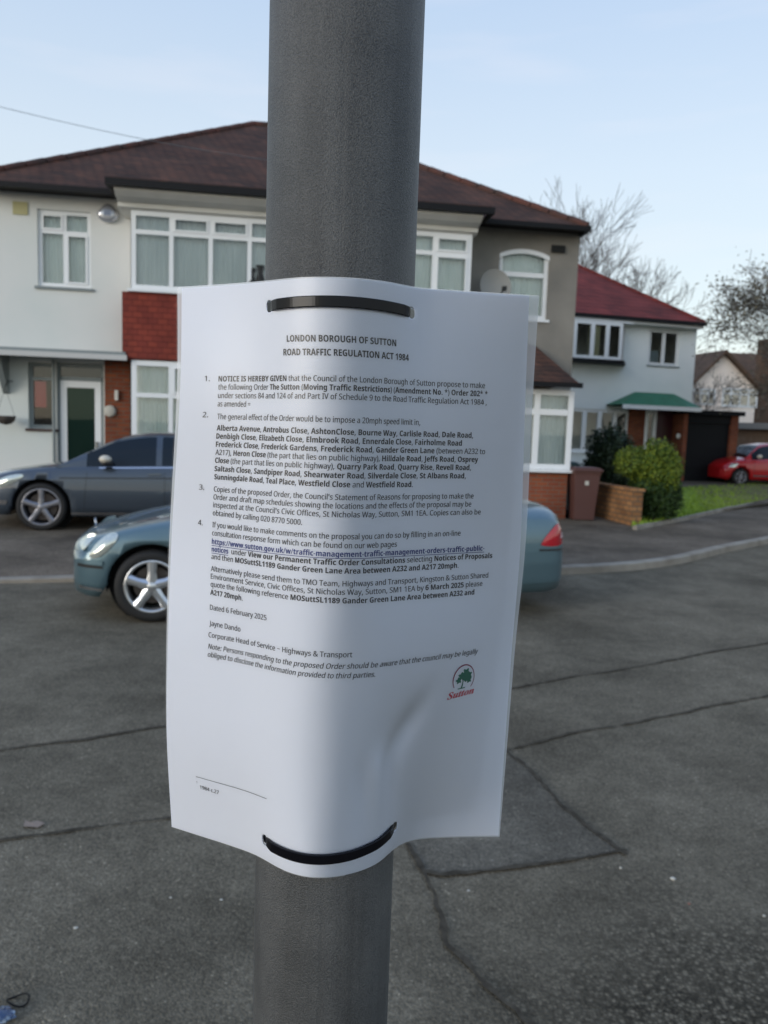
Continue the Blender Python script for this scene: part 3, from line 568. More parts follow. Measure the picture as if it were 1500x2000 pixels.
# green canopy
cx0, cx1 = F2.L(1216, 790, -1.)[0], F2.L(1369, 805, -1.)[0]; zc0 = F2.L(1290, 796, -1.)[1]; tx0, tx1 = F2.L(1240, 768, -.02)[0], F2.L(1316, 770, -.02)[0]; zc1 = F2.L(1290, 768, -.02)[1]
cgo = MB().add([(cx0, -1, zc0+.06), (cx1, -1, zc0+.06), (tx1, -.02, zc1), (tx0, -.02, zc1), (cx1, 0, zc0+.06), (cx0, 0, zc0+.06), (cx0, -1, zc0+.02), (cx1, -1, zc0+.02), (cx1, 0, zc0+.02), (cx0, 0, zc0+.02)],
    [(0, 1, 2, 3), (1, 4, 2), (5, 0, 3), (6, 9, 8, 7)]).build('entrance_canopy', M['green_felt'], h2, 'bright green sloping canopy over the entrance')
MB().box(cx0, cx1, -1.04, -1.002, zc0-.08, zc0+.055).box(cx1-.04, cx1, -1, .0, zc0-.08, zc0+.05).build('canopy_fascia', M['white_upvc'], cgo)
# entrance in brick
a0, a1 = F2.L(1226, 850)[0], F2.L(1258, 850)[0]; b0, b1 = F2.L(1258, 850)[0], F2.L(1281, 850)[0]; d0, d1 = b1, F2.L(1313, 850)[0]; e0, e1 = F2.L(1317, 850)[0], F2.L(1334, 850)[0]
MB().box(a0, a1, -.0, .3, G2, cz2).box(e0, e1, -.35, .3, G2, cz2).build('brick_pier', M['brick_red'], h2)
window(h2, (a1+.005, G2+.5, b1, cz2-.05), .02, (), None, fr=.13, net=False, sill=False, name='side_light')
MB().box(a1+.005, b1, .03, .08, G2, G2+.49).box(d1, e0-.005, .0, .1, G2, cz2-.05).build('door_frame', M['white_upvc'], h2)
dro = MB().box(d0+.005, d1-.005, .03, .09, G2, cz2-.1).build('front_door', mat('dark red door', (.05, .012, .016), .4), h2, 'dark red front door')
MB().box(d0+.16, d1-.16, .015, .03, G2+1.2, G2+1.85).box(d0+.16, d1-.16, .015, .03, G2+.25, G2+.95).build('door_panel', M['dark_wood'], dro)
MB().box(d0+.07, d0+.1, -.02, .03, G2+1.02, G2+1.15).build('door_handle', M['metal_grey'], dro)
x, z = F2.L(1324, 852, -.4); MB().ell((x, -.42, z), (.08, .07, .1)).build('wall_lamp', M['cornice'], h2)
# garage
ga0 = F2.L(1334, 850, -.6)[0]; ga1 = F2.L(1441, 850, -.6)[0]; gzt = F2.L(1390, 802, -.6)[1]
go2 = MB().box(ga0, ga0+.16, -.6, 4, G2, gzt-.15).box(ga1-.3, ga1, -.6, 4, G2, gzt-.15).box(ga0, ga1, 3.9, 4, G2, gzt-.15).build('garage', M['brick_red'], h2)
MB().box(ga0-.05, ga1+.12, -.75, 4.1, gzt-.15, gzt).build('garage_roof', M['black_paint'], go2)
gd = MB(); gd.box(ga0+.16, ga1-.3, -.5, -.46, G2, gzt-.45); gd.box(ga0+.16, ga1-.3, -.56, -.45, gzt-.44, gzt-.153)
for k in range(5): gd.box(ga0+.2, ga1-.34, -.515, -.5, G2+.08+k*.36, G2+.38+k*.36)
gd.build('garage_door', M['black_paint'], go2, 'black up-and-over garage door')

# ------------------------------------------------------------------ far buildings on the right
C0 = at(1412, 800, 48); F3 = Frame((C0.x, C0.y, 0), 12)
h3 = empty('gabled_house', (C0.x, C0.y, 0), F3.a); tag(h3, 'distant gabled house, walls coloured peach for sunlight, behind the bare branches', 'house')
ax, az = F3.L(1412, 684); ex0, ez = F3.L(1340, 752); ex1, _ = F3.L(1486, 752); bz = .3
wz = F3.L(1412, 790)[1]
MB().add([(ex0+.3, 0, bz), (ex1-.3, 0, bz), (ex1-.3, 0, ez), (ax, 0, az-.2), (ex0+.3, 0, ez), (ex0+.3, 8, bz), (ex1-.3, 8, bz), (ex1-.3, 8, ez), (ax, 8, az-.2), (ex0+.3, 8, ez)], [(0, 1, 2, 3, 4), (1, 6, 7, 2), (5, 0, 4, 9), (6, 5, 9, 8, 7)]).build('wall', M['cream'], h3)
xw, zw = F3.L(1340, 782); 
rf3 = MB(); 
for s_, xe in ((-1, ex0-.1), (1, ex1+.1)):
    rf3.add([(xe, -.4, ez-.15), (ax, -.4, az), (ax, 8.4, az), (xe, 8.4, ez-.15), (xe, -.4, ez-.35), (ax, -.4, az-.2), (ax, 8.4, az-.2), (xe, 8.4, ez-.35)], [(0, 1, 2, 3), (4, 7, 6, 5), (0, 4, 5, 1), (0, 3, 7, 4)])
rf3.build('roof', M['brown_roof'], h3)
MB().add([(ex0-1.2, -1.1, zw-.9), (ex1+.6, -1.1, zw-.9), (ex1+.3, -.02, zw+.6), (ex0-.9, -.02, zw+.6), (ex0-1.2, -1.1, zw-1.05), (ex1+.6, -1.1, zw-1.05)], [(0, 1, 2, 3), (0, 4, 5, 1)]) .build('lean_to_roof', M['brown_roof'], h3) if False else None
for (a, b) in (((1342, 757), (1396, 792)), ((1412, 757), (1478, 797))):
    r = px_rect(F3, a, b, -.06); window(h3, r, -.06, (.25, .5, .75), .7, fr=.12, bar=.1, sill=False, net=True, inside='net2', name='window')
r = px_rect(F3, (1418, 800), (1466, 826), -.06)
MB().box(F3.L(1340, 790)[0], F3.L(1480, 790)[0], -.35, -.01, F3.L(1412, 787)[1], F3.L(1412, 783)[1]-.22).build('string_course', M['white_upvc'], h3) if False else None
# brown roofed house further right
E0 = at(1440, 740, 58); F4 = Frame((E0.x, E0.y, 0), 12)
h4 = empty('brown_roofed_house', (E0.x, E0.y, 0), F4.a); tag(h4, 'distant house with wide dark brown roof behind the peach gable', 'house')
x0, z1 = F4.L(1418, 688, 4); x1, z0 = F4.L(1600, 790, 0)
MB().add([(x0-3.6, -.3, z0), (x1, -.3, z0), (x1, 4, z1), (x0, 4, z1), (x1, 8.3, z0), (x0-3.6, 8.3, z0)], [(0, 1, 2, 3), (3, 2, 4, 5), (0, 3, 5), (0, 5, 4, 1)]).build('roof', M['brown_roof'], h4)
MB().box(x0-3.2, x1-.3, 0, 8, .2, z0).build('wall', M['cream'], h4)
xc, zc_t = F4.L(1481, 664, -.4); MB().box(xc, xc+3.2, -.9, -.35, .2, zc_t).build('chimney_breast', M['brown_roof'], h4, 'wide brown chimney breast')
# low flat-roofed shed and wooden fence behind the red car
sx0 = at(1436, 840, 33); sx1 = at(1560, 840, 31)
t_ = math.atan2(sx1.y-sx0.y, sx1.x-sx0.x); F5 = Frame((sx0.x, sx0.y, 0), math.degrees(t_)); Ls = (sx1-sx0).length
z1 = F5.L(1460, 826)[1]; z0 = F5.L(1460, 838)[1]
sh = empty('garden_shed', (sx0.x, sx0.y, 0), t_); tag(sh, 'low shed with pale flat roof beyond the red car', 'shed')
MB().box(-.1, Ls, -.4, 2.6, z0, z1).build('roof', mat('pale felt roof', (.2, .2, .19), .8), sh); MB().box(.1, Ls-.2, 0, 2.4, .2, z0-.002).build('wall', M['wood_fence'], sh)
fo = empty('wooden_fence', F5.m @ Vector((-.4, -1.5, .22)), t_); tag(fo, 'brown wooden panel fence in front of the low shed', 'fence')
pn = MB(); zf = 1.35
for k in range(int((Ls+1)/.14)): pn.box(k*.14, k*.14+.125, 0, .02, 0, zf-.02*random.random())
pn.build('fence_panel', M['wood_fence'], fo)
for k in range(3): MB().box(k*1.8-.05, k*1.8+.05, .025, .12, 0, zf+.08).build('fence_post', M['wood_fence'], fo)

# ------------------------------------------------------------------ bins, garden wall, pot
def bin_(loc, rz, m, label):
    b = empty('wheelie_bin', loc, rz); tag(b, label, 'bin')
    P = [[(x*s_, y*s2, z) for x, y in ((-.27, -.25), (.27, -.25), (.29, 0), (.27, .3), (-.27, .3), (-.29, 0))] for s_, s2, z in ((.8, .72, .03), (.84, .78, .3), (1, 1, .93), (1.06, 1.05, .94), (1.06, 1.05, .98))]
    body = MB().grid(P, False, True); body.poly(P[0][::-1]); bo = body.build('body', m, b, bevel=.012)
    MB().box(-.31, .31, -.31, .33, .985, 1.03).box(-.27, .27, -.27, .28, 1.03, 1.06).build('lid', m, b, bevel=.015)
    MB().tube([(-.26, .38, .96), (.26, .38, .96)], .018).build('handle', m, b)
    for s_ in (-1, 1): MB().lathe([(.001, -.03), (.09, -.03), (.1, 0), (.09, .03), (.001, .03)], (s_*.24, .26, .1), 'x', 16).build('wheel', M['gutter'], b)
    MB().box(-.05, .03, -.262, -.256, .72, .8).build('number_sticker', M['stone'], b); b.scale = (.9, .9, .95)
    return b
g_ = gz(1140, 1018, .12); bin_((g_.x, g_.y+.2, .115), math.radians(4), M['bin_brown'], 'brown wheelie bin with closed lid beside the brick porch base')
g_ = at(1112, 935, 16.0); bin_((g_.x+.1, 16.9, .12), math.radians(-6), M['bin_green'], 'dark green wheelie bin mostly hidden behind the brown one')
# ochre garden wall beside the hedge
wa, wb_ = gz(1242, 1027, .12), gz(1158, 1006, .12)
t_ = math.atan2(wb_.y-wa.y, wb_.x-wa.x); gw = empty('garden_wall', (wa.x, wa.y, .11), t_); tag(gw, 'low yellow brick garden wall beside the rounded hedge', 'wall')
hw = .62
MB().box(0, (wb_-wa).length, -.1, .1, 0, hw).build('wall_face', M['brick_ochre'], gw); MB().box(-.02, (wb_-wa).length, -.13, .13, hw+.002, hw+.06).build('coping', M['brick_ochre'], gw)

g_ = gz(1346, 938, .25); p_ = empty('plant_pot', (g_.x, g_.y, .2)); tag(p_, 'terracotta plant pot at the foot of the black garage', 'pot')
MB().lathe([(.001, 0), (.24, 0), (.32, .45), (.36, .45), (.36, .55), (.3, .55), (.28, .46), (.001, .46)], n=24).build('pot_body', M['terracotta'], p_)

# ------------------------------------------------------------------ plants
def leaves(blobs, n, size, m, name, parent, seed=1, shell=.55):
    rnd = random.Random(seed); mb = MB(); tot = sum(b[3]*b[4]*b[5] for b in blobs)
    for (cx, cy, cz_, rx, ry, rz_) in [b[:6] for b in blobs]:
        for _ in range(int(n*rx*ry*rz_/tot)):
            d = Vector((rnd.gauss(0, 1), rnd.gauss(0, 1), rnd.gauss(0, 1))).normalized(); k = shell+(1.03-shell)*rnd.random()**.6
            lump = 1+.22*noise.noise(d*2.3+Vector((cx, cy, seed)))+.12*noise.noise(d*6+Vector((seed, cx, cy)))
            p = Vector((cx+d.x*rx*k*lump, cy+d.y*ry*k*lump, cz_+d.z*rz_*k*lump))
            if p.z < .12: continue
            a = Vector((rnd.gauss(0, 1), rnd.gauss(0, 1), rnd.gauss(0, .6))).normalized(); b = (a.cross(d)+Vector((rnd.gauss(0, .4), rnd.gauss(0, .4), rnd.gauss(0, .4)))).normalized(); s_ = size*rnd.uniform(.6, 1.3)
            mb.add([p-a*s_, p-b*s_*.45, p+a*s_, p+b*s_*.45], [(0, 1, 2, 3)])
    return mb.build(name, m, parent)
def bush(px, py, base_z, Y, wpx, hpx, m, label, name, seed, n=9000, size=.05, cat='bush', m2=None, lobes=7, extra=()):
    p = at(px, py, Y); s_ = Y/1500; W_, H_ = wpx*s_/2, hpx*s_; rnd = random.Random(seed)
    b = empty(name, (p.x, p.y, base_z)); tag(b, label, cat)
    st = MB()
    for k in range(6):
        a = rnd.random()*6.28; st.tube([(rnd.gauss(0, .05), rnd.gauss(0, .05), 0), (math.cos(a)*W_*.3, math.sin(a)*W_*.3, H_*.45), (math.cos(a)*W_*.6, math.sin(a)*W_*.6, H_*.85)], [.03, .02, .006], 5)
    st.build('stem', M['bark'], b)
    bl = [(rnd.uniform(-.42, .42)*W_, rnd.uniform(-.42, .42)*W_, H_*rnd.uniform(.3, .72), W_*rnd.uniform(.45, .62), W_*rnd.uniform(.45, .62), H_*rnd.uniform(.24, .34)) for _ in range(lobes)]
    bl.append((0, 0, H_*.45, W_*.86, W_*.8, H_*.5))
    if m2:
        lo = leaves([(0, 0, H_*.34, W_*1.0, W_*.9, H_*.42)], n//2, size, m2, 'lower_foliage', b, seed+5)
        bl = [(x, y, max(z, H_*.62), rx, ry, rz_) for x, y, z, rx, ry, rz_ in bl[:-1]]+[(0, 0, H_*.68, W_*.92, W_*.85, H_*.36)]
    bl += list(extra)
    leaves(bl, n, size, m, 'foliage', b, seed)
    return b
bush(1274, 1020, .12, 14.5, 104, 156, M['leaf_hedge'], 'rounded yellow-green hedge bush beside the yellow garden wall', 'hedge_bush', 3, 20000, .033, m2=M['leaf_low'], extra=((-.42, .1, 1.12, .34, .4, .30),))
bush(1188, 930, .15, 16.6, 116, 172, M['leaf_dark'], 'dark evergreen shrub behind the brown bin', 'evergreen_shrub', 11, 13000, .05)
bush(1140, 935, .15, 17.5, 66, 85, M['leaf_dark'], 'low dark shrub under the lower window of the red-roofed house', 'evergreen_shrub', 12, 5000, .05)
bush(1256, 870, .2, 24.8, 40, 58, M['leaf_low'], 'small straggly plant in front of the brick entrance', 'garden_plant', 15, 1300, .06, cat='plant', lobes=4)

def bare_tree(name, loc, hgt, label, seed, spread_=.42, depth=6, trunk_r=.22, m=None, leafm=None, nleaf=0, first=.3, lean=(0, 0, 0), rmin=.004):
    rnd = random.Random(seed); t = empty(name, loc); tag(t, label, 'tree'); tr = MB(); cr_ = MB(); tips = []
    def grow(p, d, L, r, lv):
        n = 4; pts = [p]; q = p.copy(); dd_ = d.copy()
        for k in range(n):
            dd_ = (dd_+Vector((rnd.gauss(0, .1), rnd.gauss(0, .1), rnd.gauss(.03, .06)))).normalized(); q = q+dd_*L/n; pts.append(q.copy())
        (tr if lv < 1 else cr_).tube(pts, [max(rmin, r*(1-.4*k/n)) for k in range(n+1)], 8 if lv < 2 else (5 if lv < 4 else 3), False)
        if lv >= 3: tips.extend(pts[1:])
        if lv >= depth: return
        nb = rnd.choice((3, 4, 4)) if lv else 6
        for k in range(nb):
            a = rnd.random()*6.28; s_ = spread_*rnd.uniform(.7, 1.5); ax_ = dd_.orthogonal().normalized(); ax_.rotate(Matrix.Rotation(a, 3, dd_)); nd = (dd_+ax_*s_*1.3).normalized()
            j = pts[rnd.choice((2, 3, 4, 4))] if k else pts[-1]
            grow(j.copy(), nd, L*rnd.uniform(.62, .86), r*.6*(.7 if k else 1), lv+1)
    grow(Vector((0, 0, 0)), (Vector((0, 0, 1))+Vector(lean)).normalized(), hgt*first, trunk_r, 0)
    tr.build('trunk', m or M['bark'], t)
    c_ = cr_.build('crown', M['bark_pale'] if not leafm else M['bark'], t)
    if leafm:
        lf = MB()
        for _ in range(nleaf):
            p = rnd.choice(tips)+Vector((rnd.gauss(0, .18), rnd.gauss(0, .18), rnd.gauss(0, .15))); a = Vector((rnd.gauss(0, 1), rnd.gauss(0, 1), rnd.gauss(0, 1))).normalized(); b = a.orthogonal().normalized(); s_ = rnd.uniform(.035, .08)
            lf.add([p-a*s_, p-b*s_*.5, p+a*s_, p+b*s_*.5], [(0, 1, 2, 3)])
        lf.build('leaves', leafm, c_)
    return t
p = at(1188, 600, 40); bare_tree('bare_tree', (p.x, p.y, .3), 11.2, 'leafless tree with fine twigs behind the red roof', 27, .36, 6, .22, first=.36, rmin=.009)
p = at(1500, 800, 21.5); bare_tree('sparse_leaved_tree', (p.x+2.1, p.y, .2), 6.6, 'tree with thin olive foliage overhanging the red car', 36, .55, 6, .17, leafm=M['leaf_olive'], nleaf=21000, first=.34, lean=(-.05, 0, 0), rmin=.007)
p = at(1360, 760, 44); bare_tree('bare_tree', (p.x-.2, 44, .3), 6.2, 'small leafless tree in front of the peach gable', 41, .6, 5, .12, first=.3, rmin=.008)
# ------------------------------------------------------------------ cars
def pchip(xs, ys):
    xs = np.array(xs, float); ys = np.array(ys, float); h = np.diff(xs); d = np.diff(ys)/h; m = np.zeros(len(xs)); m[0], m[-1] = d[0], d[-1]
    for i in range(1, len(xs)-1): m[i] = 0 if d[i-1]*d[i] <= 0 else 2*d[i-1]*d[i]/(d[i-1]+d[i])
    def f(x):
        x = min(max(x, xs[0]), xs[-1]); i = int(min(max(np.searchsorted(xs, x)-1, 0), len(xs)-2)); t = (x-xs[i])/h[i]
        return float((2*t**3-3*t*t+1)*ys[i]+(t**3-2*t*t+t)*h[i]*m[i]+(-2*t**3+3*t*t)*ys[i+1]+(t**3-t*t)*h[i]*m[i+1])
    return f
def car(name, loc, yaw, L, W, paint, label, zt, wd, sh, roof, glassx, wheels, R, rimR, rimm, spokes=5, detail=None, archR=None, five_wide=.055):
    """local x runs from nose (0) to tail (L); near side is -y"""
    root = empty(name, loc, yaw); tag(root, label, 'car'); ZT, WD, SH = pchip(*zip(*zt)), pchip(*zip(*wd)), pchip(*zip(*sh)); archR = archR or R+.055; zc_ = R
    X = set(np.linspace(0, L, 60)); X |= {.01, .03, .06, .1, L-.1, L-.06, L-.03, L-.01}
    for xw in wheels:
        for a in np.linspace(0, math.pi, 25): X.add(xw+archR*math.cos(a)*.9999)
    X = sorted(X)
    def zb(x):
        z = .20 + .05*max(0, 1-x/.25) + .06*max(0, 1-(L-x)/.3)
        for xw in wheels:
            if abs(x-xw) < archR: z = max(z, zc_+math.sqrt(archR**2-(x-xw)**2))
        return z
    def ring(x):
        w_, zs, zt_ = WD(x), SH(x), ZT(x); b = zb(x); nose = min(1, x/.12, (L-x)/.12)**.5 if 0 < x < L else 0; w_ *= .93+.07*nose
        pr = [(0, b-.0), (w_*.80, b), (w_*.955, max(b, .215)), (w_*.985, max(b, .34)), (w_*1.0, max(b, .50)), (w_*.997, max(b, .60)), (w_*.985, max(b, min(.72, zs-.08))), (w_*.965, max(b, zs-.03)), (w_*.93, zs), (w_*.84, zs+(zt_-zs)*.5), (w_*.62, zs+(zt_-zs)*.82), (w_*.3, zs+(zt_-zs)*.97), (0, zt_)]
        pr = [(w_ if 4 <= i <= 7 and z <= b+.004 else y, z) for i, (y, z) in enumerate(pr)]
        return [(x, -y, z) for y, z in pr]+[(x, y, z) for y, z in pr[-2:0:-1]]
    mb = MB(); P = [ring(x) for x in X]; mb.grid(P, True, True); mb.add(P[0], [tuple(range(len(P[0])))]); mb.add(P[-1], [tuple(range(len(P[0])))[::-1]])
    body = mb.build('body', paint, root, merge=True)
    def side(x, z):      # half width at height z
        r = [q for q in ring(x) if q[1] <= 0][1:10]
        for a, b in zip(r, r[1:]):
            if a[2] <= z <= b[2] and b[2] > a[2]: t = (z-a[2])/(b[2]-a[2]); return -(a[1]+(b[1]-a[1])*t)
        return -r[-1][1] if z > r[-1][2] else -r[0][1]
    def patch(nm, c4, m, eps=.004, par=None, s_=-1, n=8, label=None, bulge=0., rnd_=0.):
        """c4: four (x,z) corners in the side view"""
        R_ = []
        for i in range(n+1):
            row = []
            for j in range(n+1):
                u, v = j/n, i/n; a_, b_ = 2*u-1, 2*v-1; u = .5+.5*a_*(1-rnd_+rnd_*math.sqrt(1-b_*b_/2)); v = .5+.5*b_*(1-rnd_+rnd_*math.sqrt(1-a_*a_/2)); x = (c4[0][0]*(1-u)+c4[1][0]*u)*(1-v)+(c4[3][0]*(1-u)+c4[2][0]*u)*v; z = (c4[0][1]*(1-u)+c4[1][1]*u)*(1-v)+(c4[3][1]*(1-u)+c4[2][1]*u)*v
                row.append((x, s_*(side(x, z)+eps+bulge*math.sin(math.pi*u)*math.sin(math.pi*v)), z))
            R_.append(row)
        return MB().grid(R_).build(nm, m, par or root, label)
    # greenhouse
    x0, x1 = roof[0][0], roof[-1][0]; ZR = pchip(*zip(*roof)); gx = sorted(set(np.linspace(x0, x1, 70)) | set(v for g in glassx for v in g)); rows = []
    for x in gx:
        zs = SH(x)-.01; zr_ = max(ZR(x), zs+.001); yb_ = WD(x)*.925; hh = zr_-zs; yr = yb_-hh*.40
        pr = [(yb_, zs), (yb_-hh*.13, zs+hh*.45), (yr+.02, zs+hh*.86), (yr-.05, zs+hh*.95), (yr*.55, zr_-.005), (0, zr_+.004)]
        rows.append([(x, -y, z) for y, z in pr]+[(x, y, z) for y, z in pr[-2::-1]])
    n = len(rows[0]); parts = {'cabin': [], 'windscreen': [], 'rear_window': [], 'side_window': []}
    xt0, xt1 = roof[2][0], roof[-3][0]
    for i in range(len(rows)-1):
        xm_ = (gx[i]+gx[i+1])/2
        for j in range(n-1):
            k = 'cabin'; jj = min(j, n-2-j)
            if jj <= 1 and any(g[0] < xm_ < g[1] for g in glassx) and not (jj == 1 and ZR(xm_)-SH(xm_) < .16): k = 'side_window'
            if jj >= 3 and x0+.04 < xm_ < xt0: k = 'windscreen'
            if jj >= 3 and xt1 < xm_ < x1-.04: k = 'rear_window'
            parts[k].append((rows[i][j], rows[i][j+1], rows[i+1][j+1], rows[i+1][j]))
    sides = parts.pop('side_window'); parts = list(parts.items())+[('side_window', [f_ for f_ in sides if f_[0][1] < 0]), ('side_window', [f_ for f_ in sides if f_[0][1] > 0])]
    fr_ = lambda f_: (f_[0][0]+f_[2][0])/2 < glassx[0][1]+.02
    parts = parts[:3]+[('side_window', [f_ for f_ in fs if fr_(f_) == q]) for _, fs in parts[3:] for q in (True, False)]
    for k, fs in parts:
        m2 = MB()
        for f_ in fs: m2.add(f_, [(3, 2, 1, 0)], True)
        m2.build(k, paint if k == 'cabin' else M['car_glass'], root, merge=True)
    # wheels
    for xw in wheels:
        for s_ in (-1, 1):
            wh = empty('wheel', (xw, s_*(WD(xw)-.115), R)); wh.parent = root; o_ = s_
            tw = .105
            MB().lathe([(rimR-.01, -tw*o_*.9), (rimR+.02, -tw*o_), (R-.03, -tw*o_), (R-.006, -tw*o_*.75), (R, 0), (R-.006, tw*o_*.75), (R-.03, tw*o_), (rimR+.02, tw*o_), (rimR-.008, tw*o_*.92)], axis='y', n=40).build('tyre', M['tyre'], wh)
            rm = MB(); rm.lathe([(rimR, tw*o_*.9), (rimR-.012, tw*o_*1.0), (rimR-.028, tw*o_*.9), (rimR-.035, 0), (rimR-.035, -tw*o_*.6)], axis='y', n=40)
            yf = tw*o_*.86
            for k in range(spokes):
                a = 2*math.pi*k/spokes+.31; ca, sa = math.cos(a), math.sin(a)
                for r0, r1, w0, w1 in ((.03, rimR-.02, five_wide*.62, five_wide*.46),):
                    q = [(-w0, r0), (w0, r0), (w1, (r0+r1)/2), (w1*1.25, r1), (-w1*1.25, r1), (-w1, (r0+r1)/2)]
                    f1_ = [(ca*b-sa*a_, yf+(-.03*o_*(1-abs(b-rimR*.5)/rimR) if False else 0), sa*b+ca*a_) for a_, b in q]
                    cc = Vector((ca*(r0+r1)/2, yf+.022*o_, sa*(r0+r1)/2)); bk = [(x_, y_-.035*o_, z_) for x_, y_, z_ in f1_]; nq = len(q)
                    i0 = [( (ca*b-sa*a_*.35), yf+.018*o_, (sa*b+ca*a_*.35)) for a_, b in q]
                    rm.add(f1_+i0+bk, [tuple(range(nq, 2*nq))]+[(i, (i+1) % nq, nq+(i+1) % nq, nq+i) for i in range(nq)]+[(i, 2*nq+i, 2*nq+(i+1) % nq, (i+1) % nq) for i in range(nq)])
            rm.lathe([(.001, yf+.022*o_), (.035, yf+.02*o_), (.06, yf+.004*o_), (.062, yf-.03*o_)], axis='y', n=20); rm.build('rim', rimm, wh)
            MB().lathe([(.001, 0), (rimR-.07, 0)], axis='y', n=24).add([(-.1, .004*o_, .05), (.0, .004*o_, .13), (.1, .004*o_, .05)], [(0, 1, 2)]).build('brake_disc', M['brake'], wh)
        # inner arch liner
        for s_ in (-1, 1):
            R_ = []
            for a in np.linspace(-.15, math.pi+.15, 22): R_.append([(xw+(archR+.01)*math.cos(a), s_*y, zc_+(archR+.01)*math.sin(a)) for y in (WD(xw)*.93-.02, WD(xw)*.45)])
            wl = MB(); wl.grid(R_); wl.lathe([(.001, 0), (archR+.012, 0)], (xw, s_*(W*.5-.29), zc_), 'y', 28); wl.build('wheel_arch', M['liner'], root)
    MB().box(wheels[0]+.42, wheels[1]-.42, -W*.38, W*.38, .17, .3).build('underbody', M['liner'], root)
    if detail: detail(root, patch, side, ring, SH, WD)
    return root
def carpaint(name, c, fl=.35):
    m = mat(name, c, .32, metal=.45, coat=.9); return m
M['car_glass'] = mat('car glass', (.006, .012, .02), .04, spec=.35)
M['tyre'] = mat('tyre rubber', (.010, .010, .010), .75); M['brake'] = mat('brake disc', (.12, .1, .09), .5, metal=.6); M['liner'] = mat('black liner', (.006, .006, .006), .9)
M['alloy'] = mat('silver alloy', (.62, .64, .66), .28, metal=.85); M['alloy_grey'] = mat('dusty grey alloy', (.26, .26, .28), .4, metal=.7)
M['lamp'] = mat('headlamp lens', (.62, .66, .6), .08, metal=.55, coat=1); M['tail'] = mat('red tail lens', (.42, .01, .02), .15, coat=1); M['tail_clear'] = mat('pale tail lens', (.6, .42, .42), .15, coat=1)
M['chrome'] = mat('chrome trim', (.75, .76, .78), .12, metal=1); M['trim'] = mat('black trim', (.01, .01, .011), .5)
M['mirror_cream'] = mat('pale mirror shell', (.6, .55, .45), .3, coat=.6)

teal = carpaint('teal green paint', (.10, .17, .20)); grey = carpaint('blue grey paint', (.055, .072, .095)); redp = mat('red paint', (.42, .008, .010), .3, coat=.8)
def det_teal(root, patch, side, ring, SH, WD):
    for s_ in (-1, 1):
        hl = patch('headlight', [(.12, .545), (.26, .555), (.44, .775), (.27, .755)], M['lamp'], .008, s_=s_, bulge=.02, rnd_=.9)
        patch('indicator', [(.05, .66), (.10, .60), (.22, .75), (.12, .735)], M['lamp'], .008, s_=s_, bulge=.012, rnd_=.5)
        tl = patch('tail_light', [(4.16, .66), (4.47, .66), (4.43, .87), (4.36, .88)], M['tail'], .006, s_=s_, bulge=.012, rnd_=.5); patch('reverse_light', [(4.34, .735), (4.46, .735), (4.445, .79), (4.36, .79)], M['tail_clear'], .011, par=tl, s_=s_)
        patch('bumper_trim', [(.05, .47), (.27, .465), (.27, .485), (.05, .50)], M['trim'], .006, s_=s_)
        patch('bumper_strip', [(.05, .50), (.27, .495), (.27, .53), (.05, .535)], teal, .016, s_=s_)
        patch('lip_spoiler', [(.06, .28), (.26, .265), (.26, .29), (.06, .31)], M['chrome'], .010, s_=s_)
        patch('door_seam', [(1.30, .30), (1.306, .30), (1.306, .88), (1.30, .88)], M['trim'], .002, s_=s_); patch('door_seam', [(2.28, .25), (2.286, .25), (2.286, .9), (2.28, .9)], M['trim'], .002, s_=s_)
        patch('door_handle', [(2.05, .78), (2.2, .78), (2.2, .81), (2.05, .81)], teal, .02, s_=s_); patch('door_handle', [(2.95, .78), (3.1, .78), (3.1, .81), (2.95, .81)], teal, .02, s_=s_)
        patch('side_moulding', [(1.15, .48), (3.3, .48), (3.3, .53), (1.15, .53)], teal, .012, s_=s_, n=20)
        MB().ell((1.5, s_*.93, .98), (.09, .11, .07)).build('door_mirror', teal, root)
        patch('bumper', [(3.98, .30), (4.485, .32), (4.485, .60), (3.98, .60)], teal, .018, s_=s_, n=12)
        patch('bumper_crease', [(4.18, .615), (4.50, .615), (4.50, .635), (4.18, .635)], M['trim'], .003, s_=s_)
    g = MB(); g.box(-.006, .012, -.36, .36, .5, .64); go_ = g.build('grille', M['trim'], root)
    for k in range(3): MB().box(-.014, -.005, -.35, .35, .52+.04*k, .53+.04*k).build('grille_bar', M['chrome'], go_)
    MB().tube([(.1, 0, .69), (.1, 0, .73)], .004, 6).lathe([(.034, -.004), (.04, 0), (.034, .004)], (.1, 0, .765), 'x', 24).build('bonnet_ornament', M['chrome'], root)
    MB().box(-.008, .004, -.26, .26, .34, .45).build('number_plate', M['stone'], root); MB().box(4.497, 4.507, -.26, .26, .62, .73).build('number_plate', mat('yellow plate', (.6, .45, .05), .4), root)
tw_ = gz(296, 1219, 0); ty = math.radians(12.5); d_ = Vector((math.cos(ty), math.sin(ty), 0)); n_ = Vector((-d_.y, d_.x, 0))
Lx = .67; org = Vector((tw_.x, tw_.y, 0)) - d_*Lx + n_*(.865-.0)
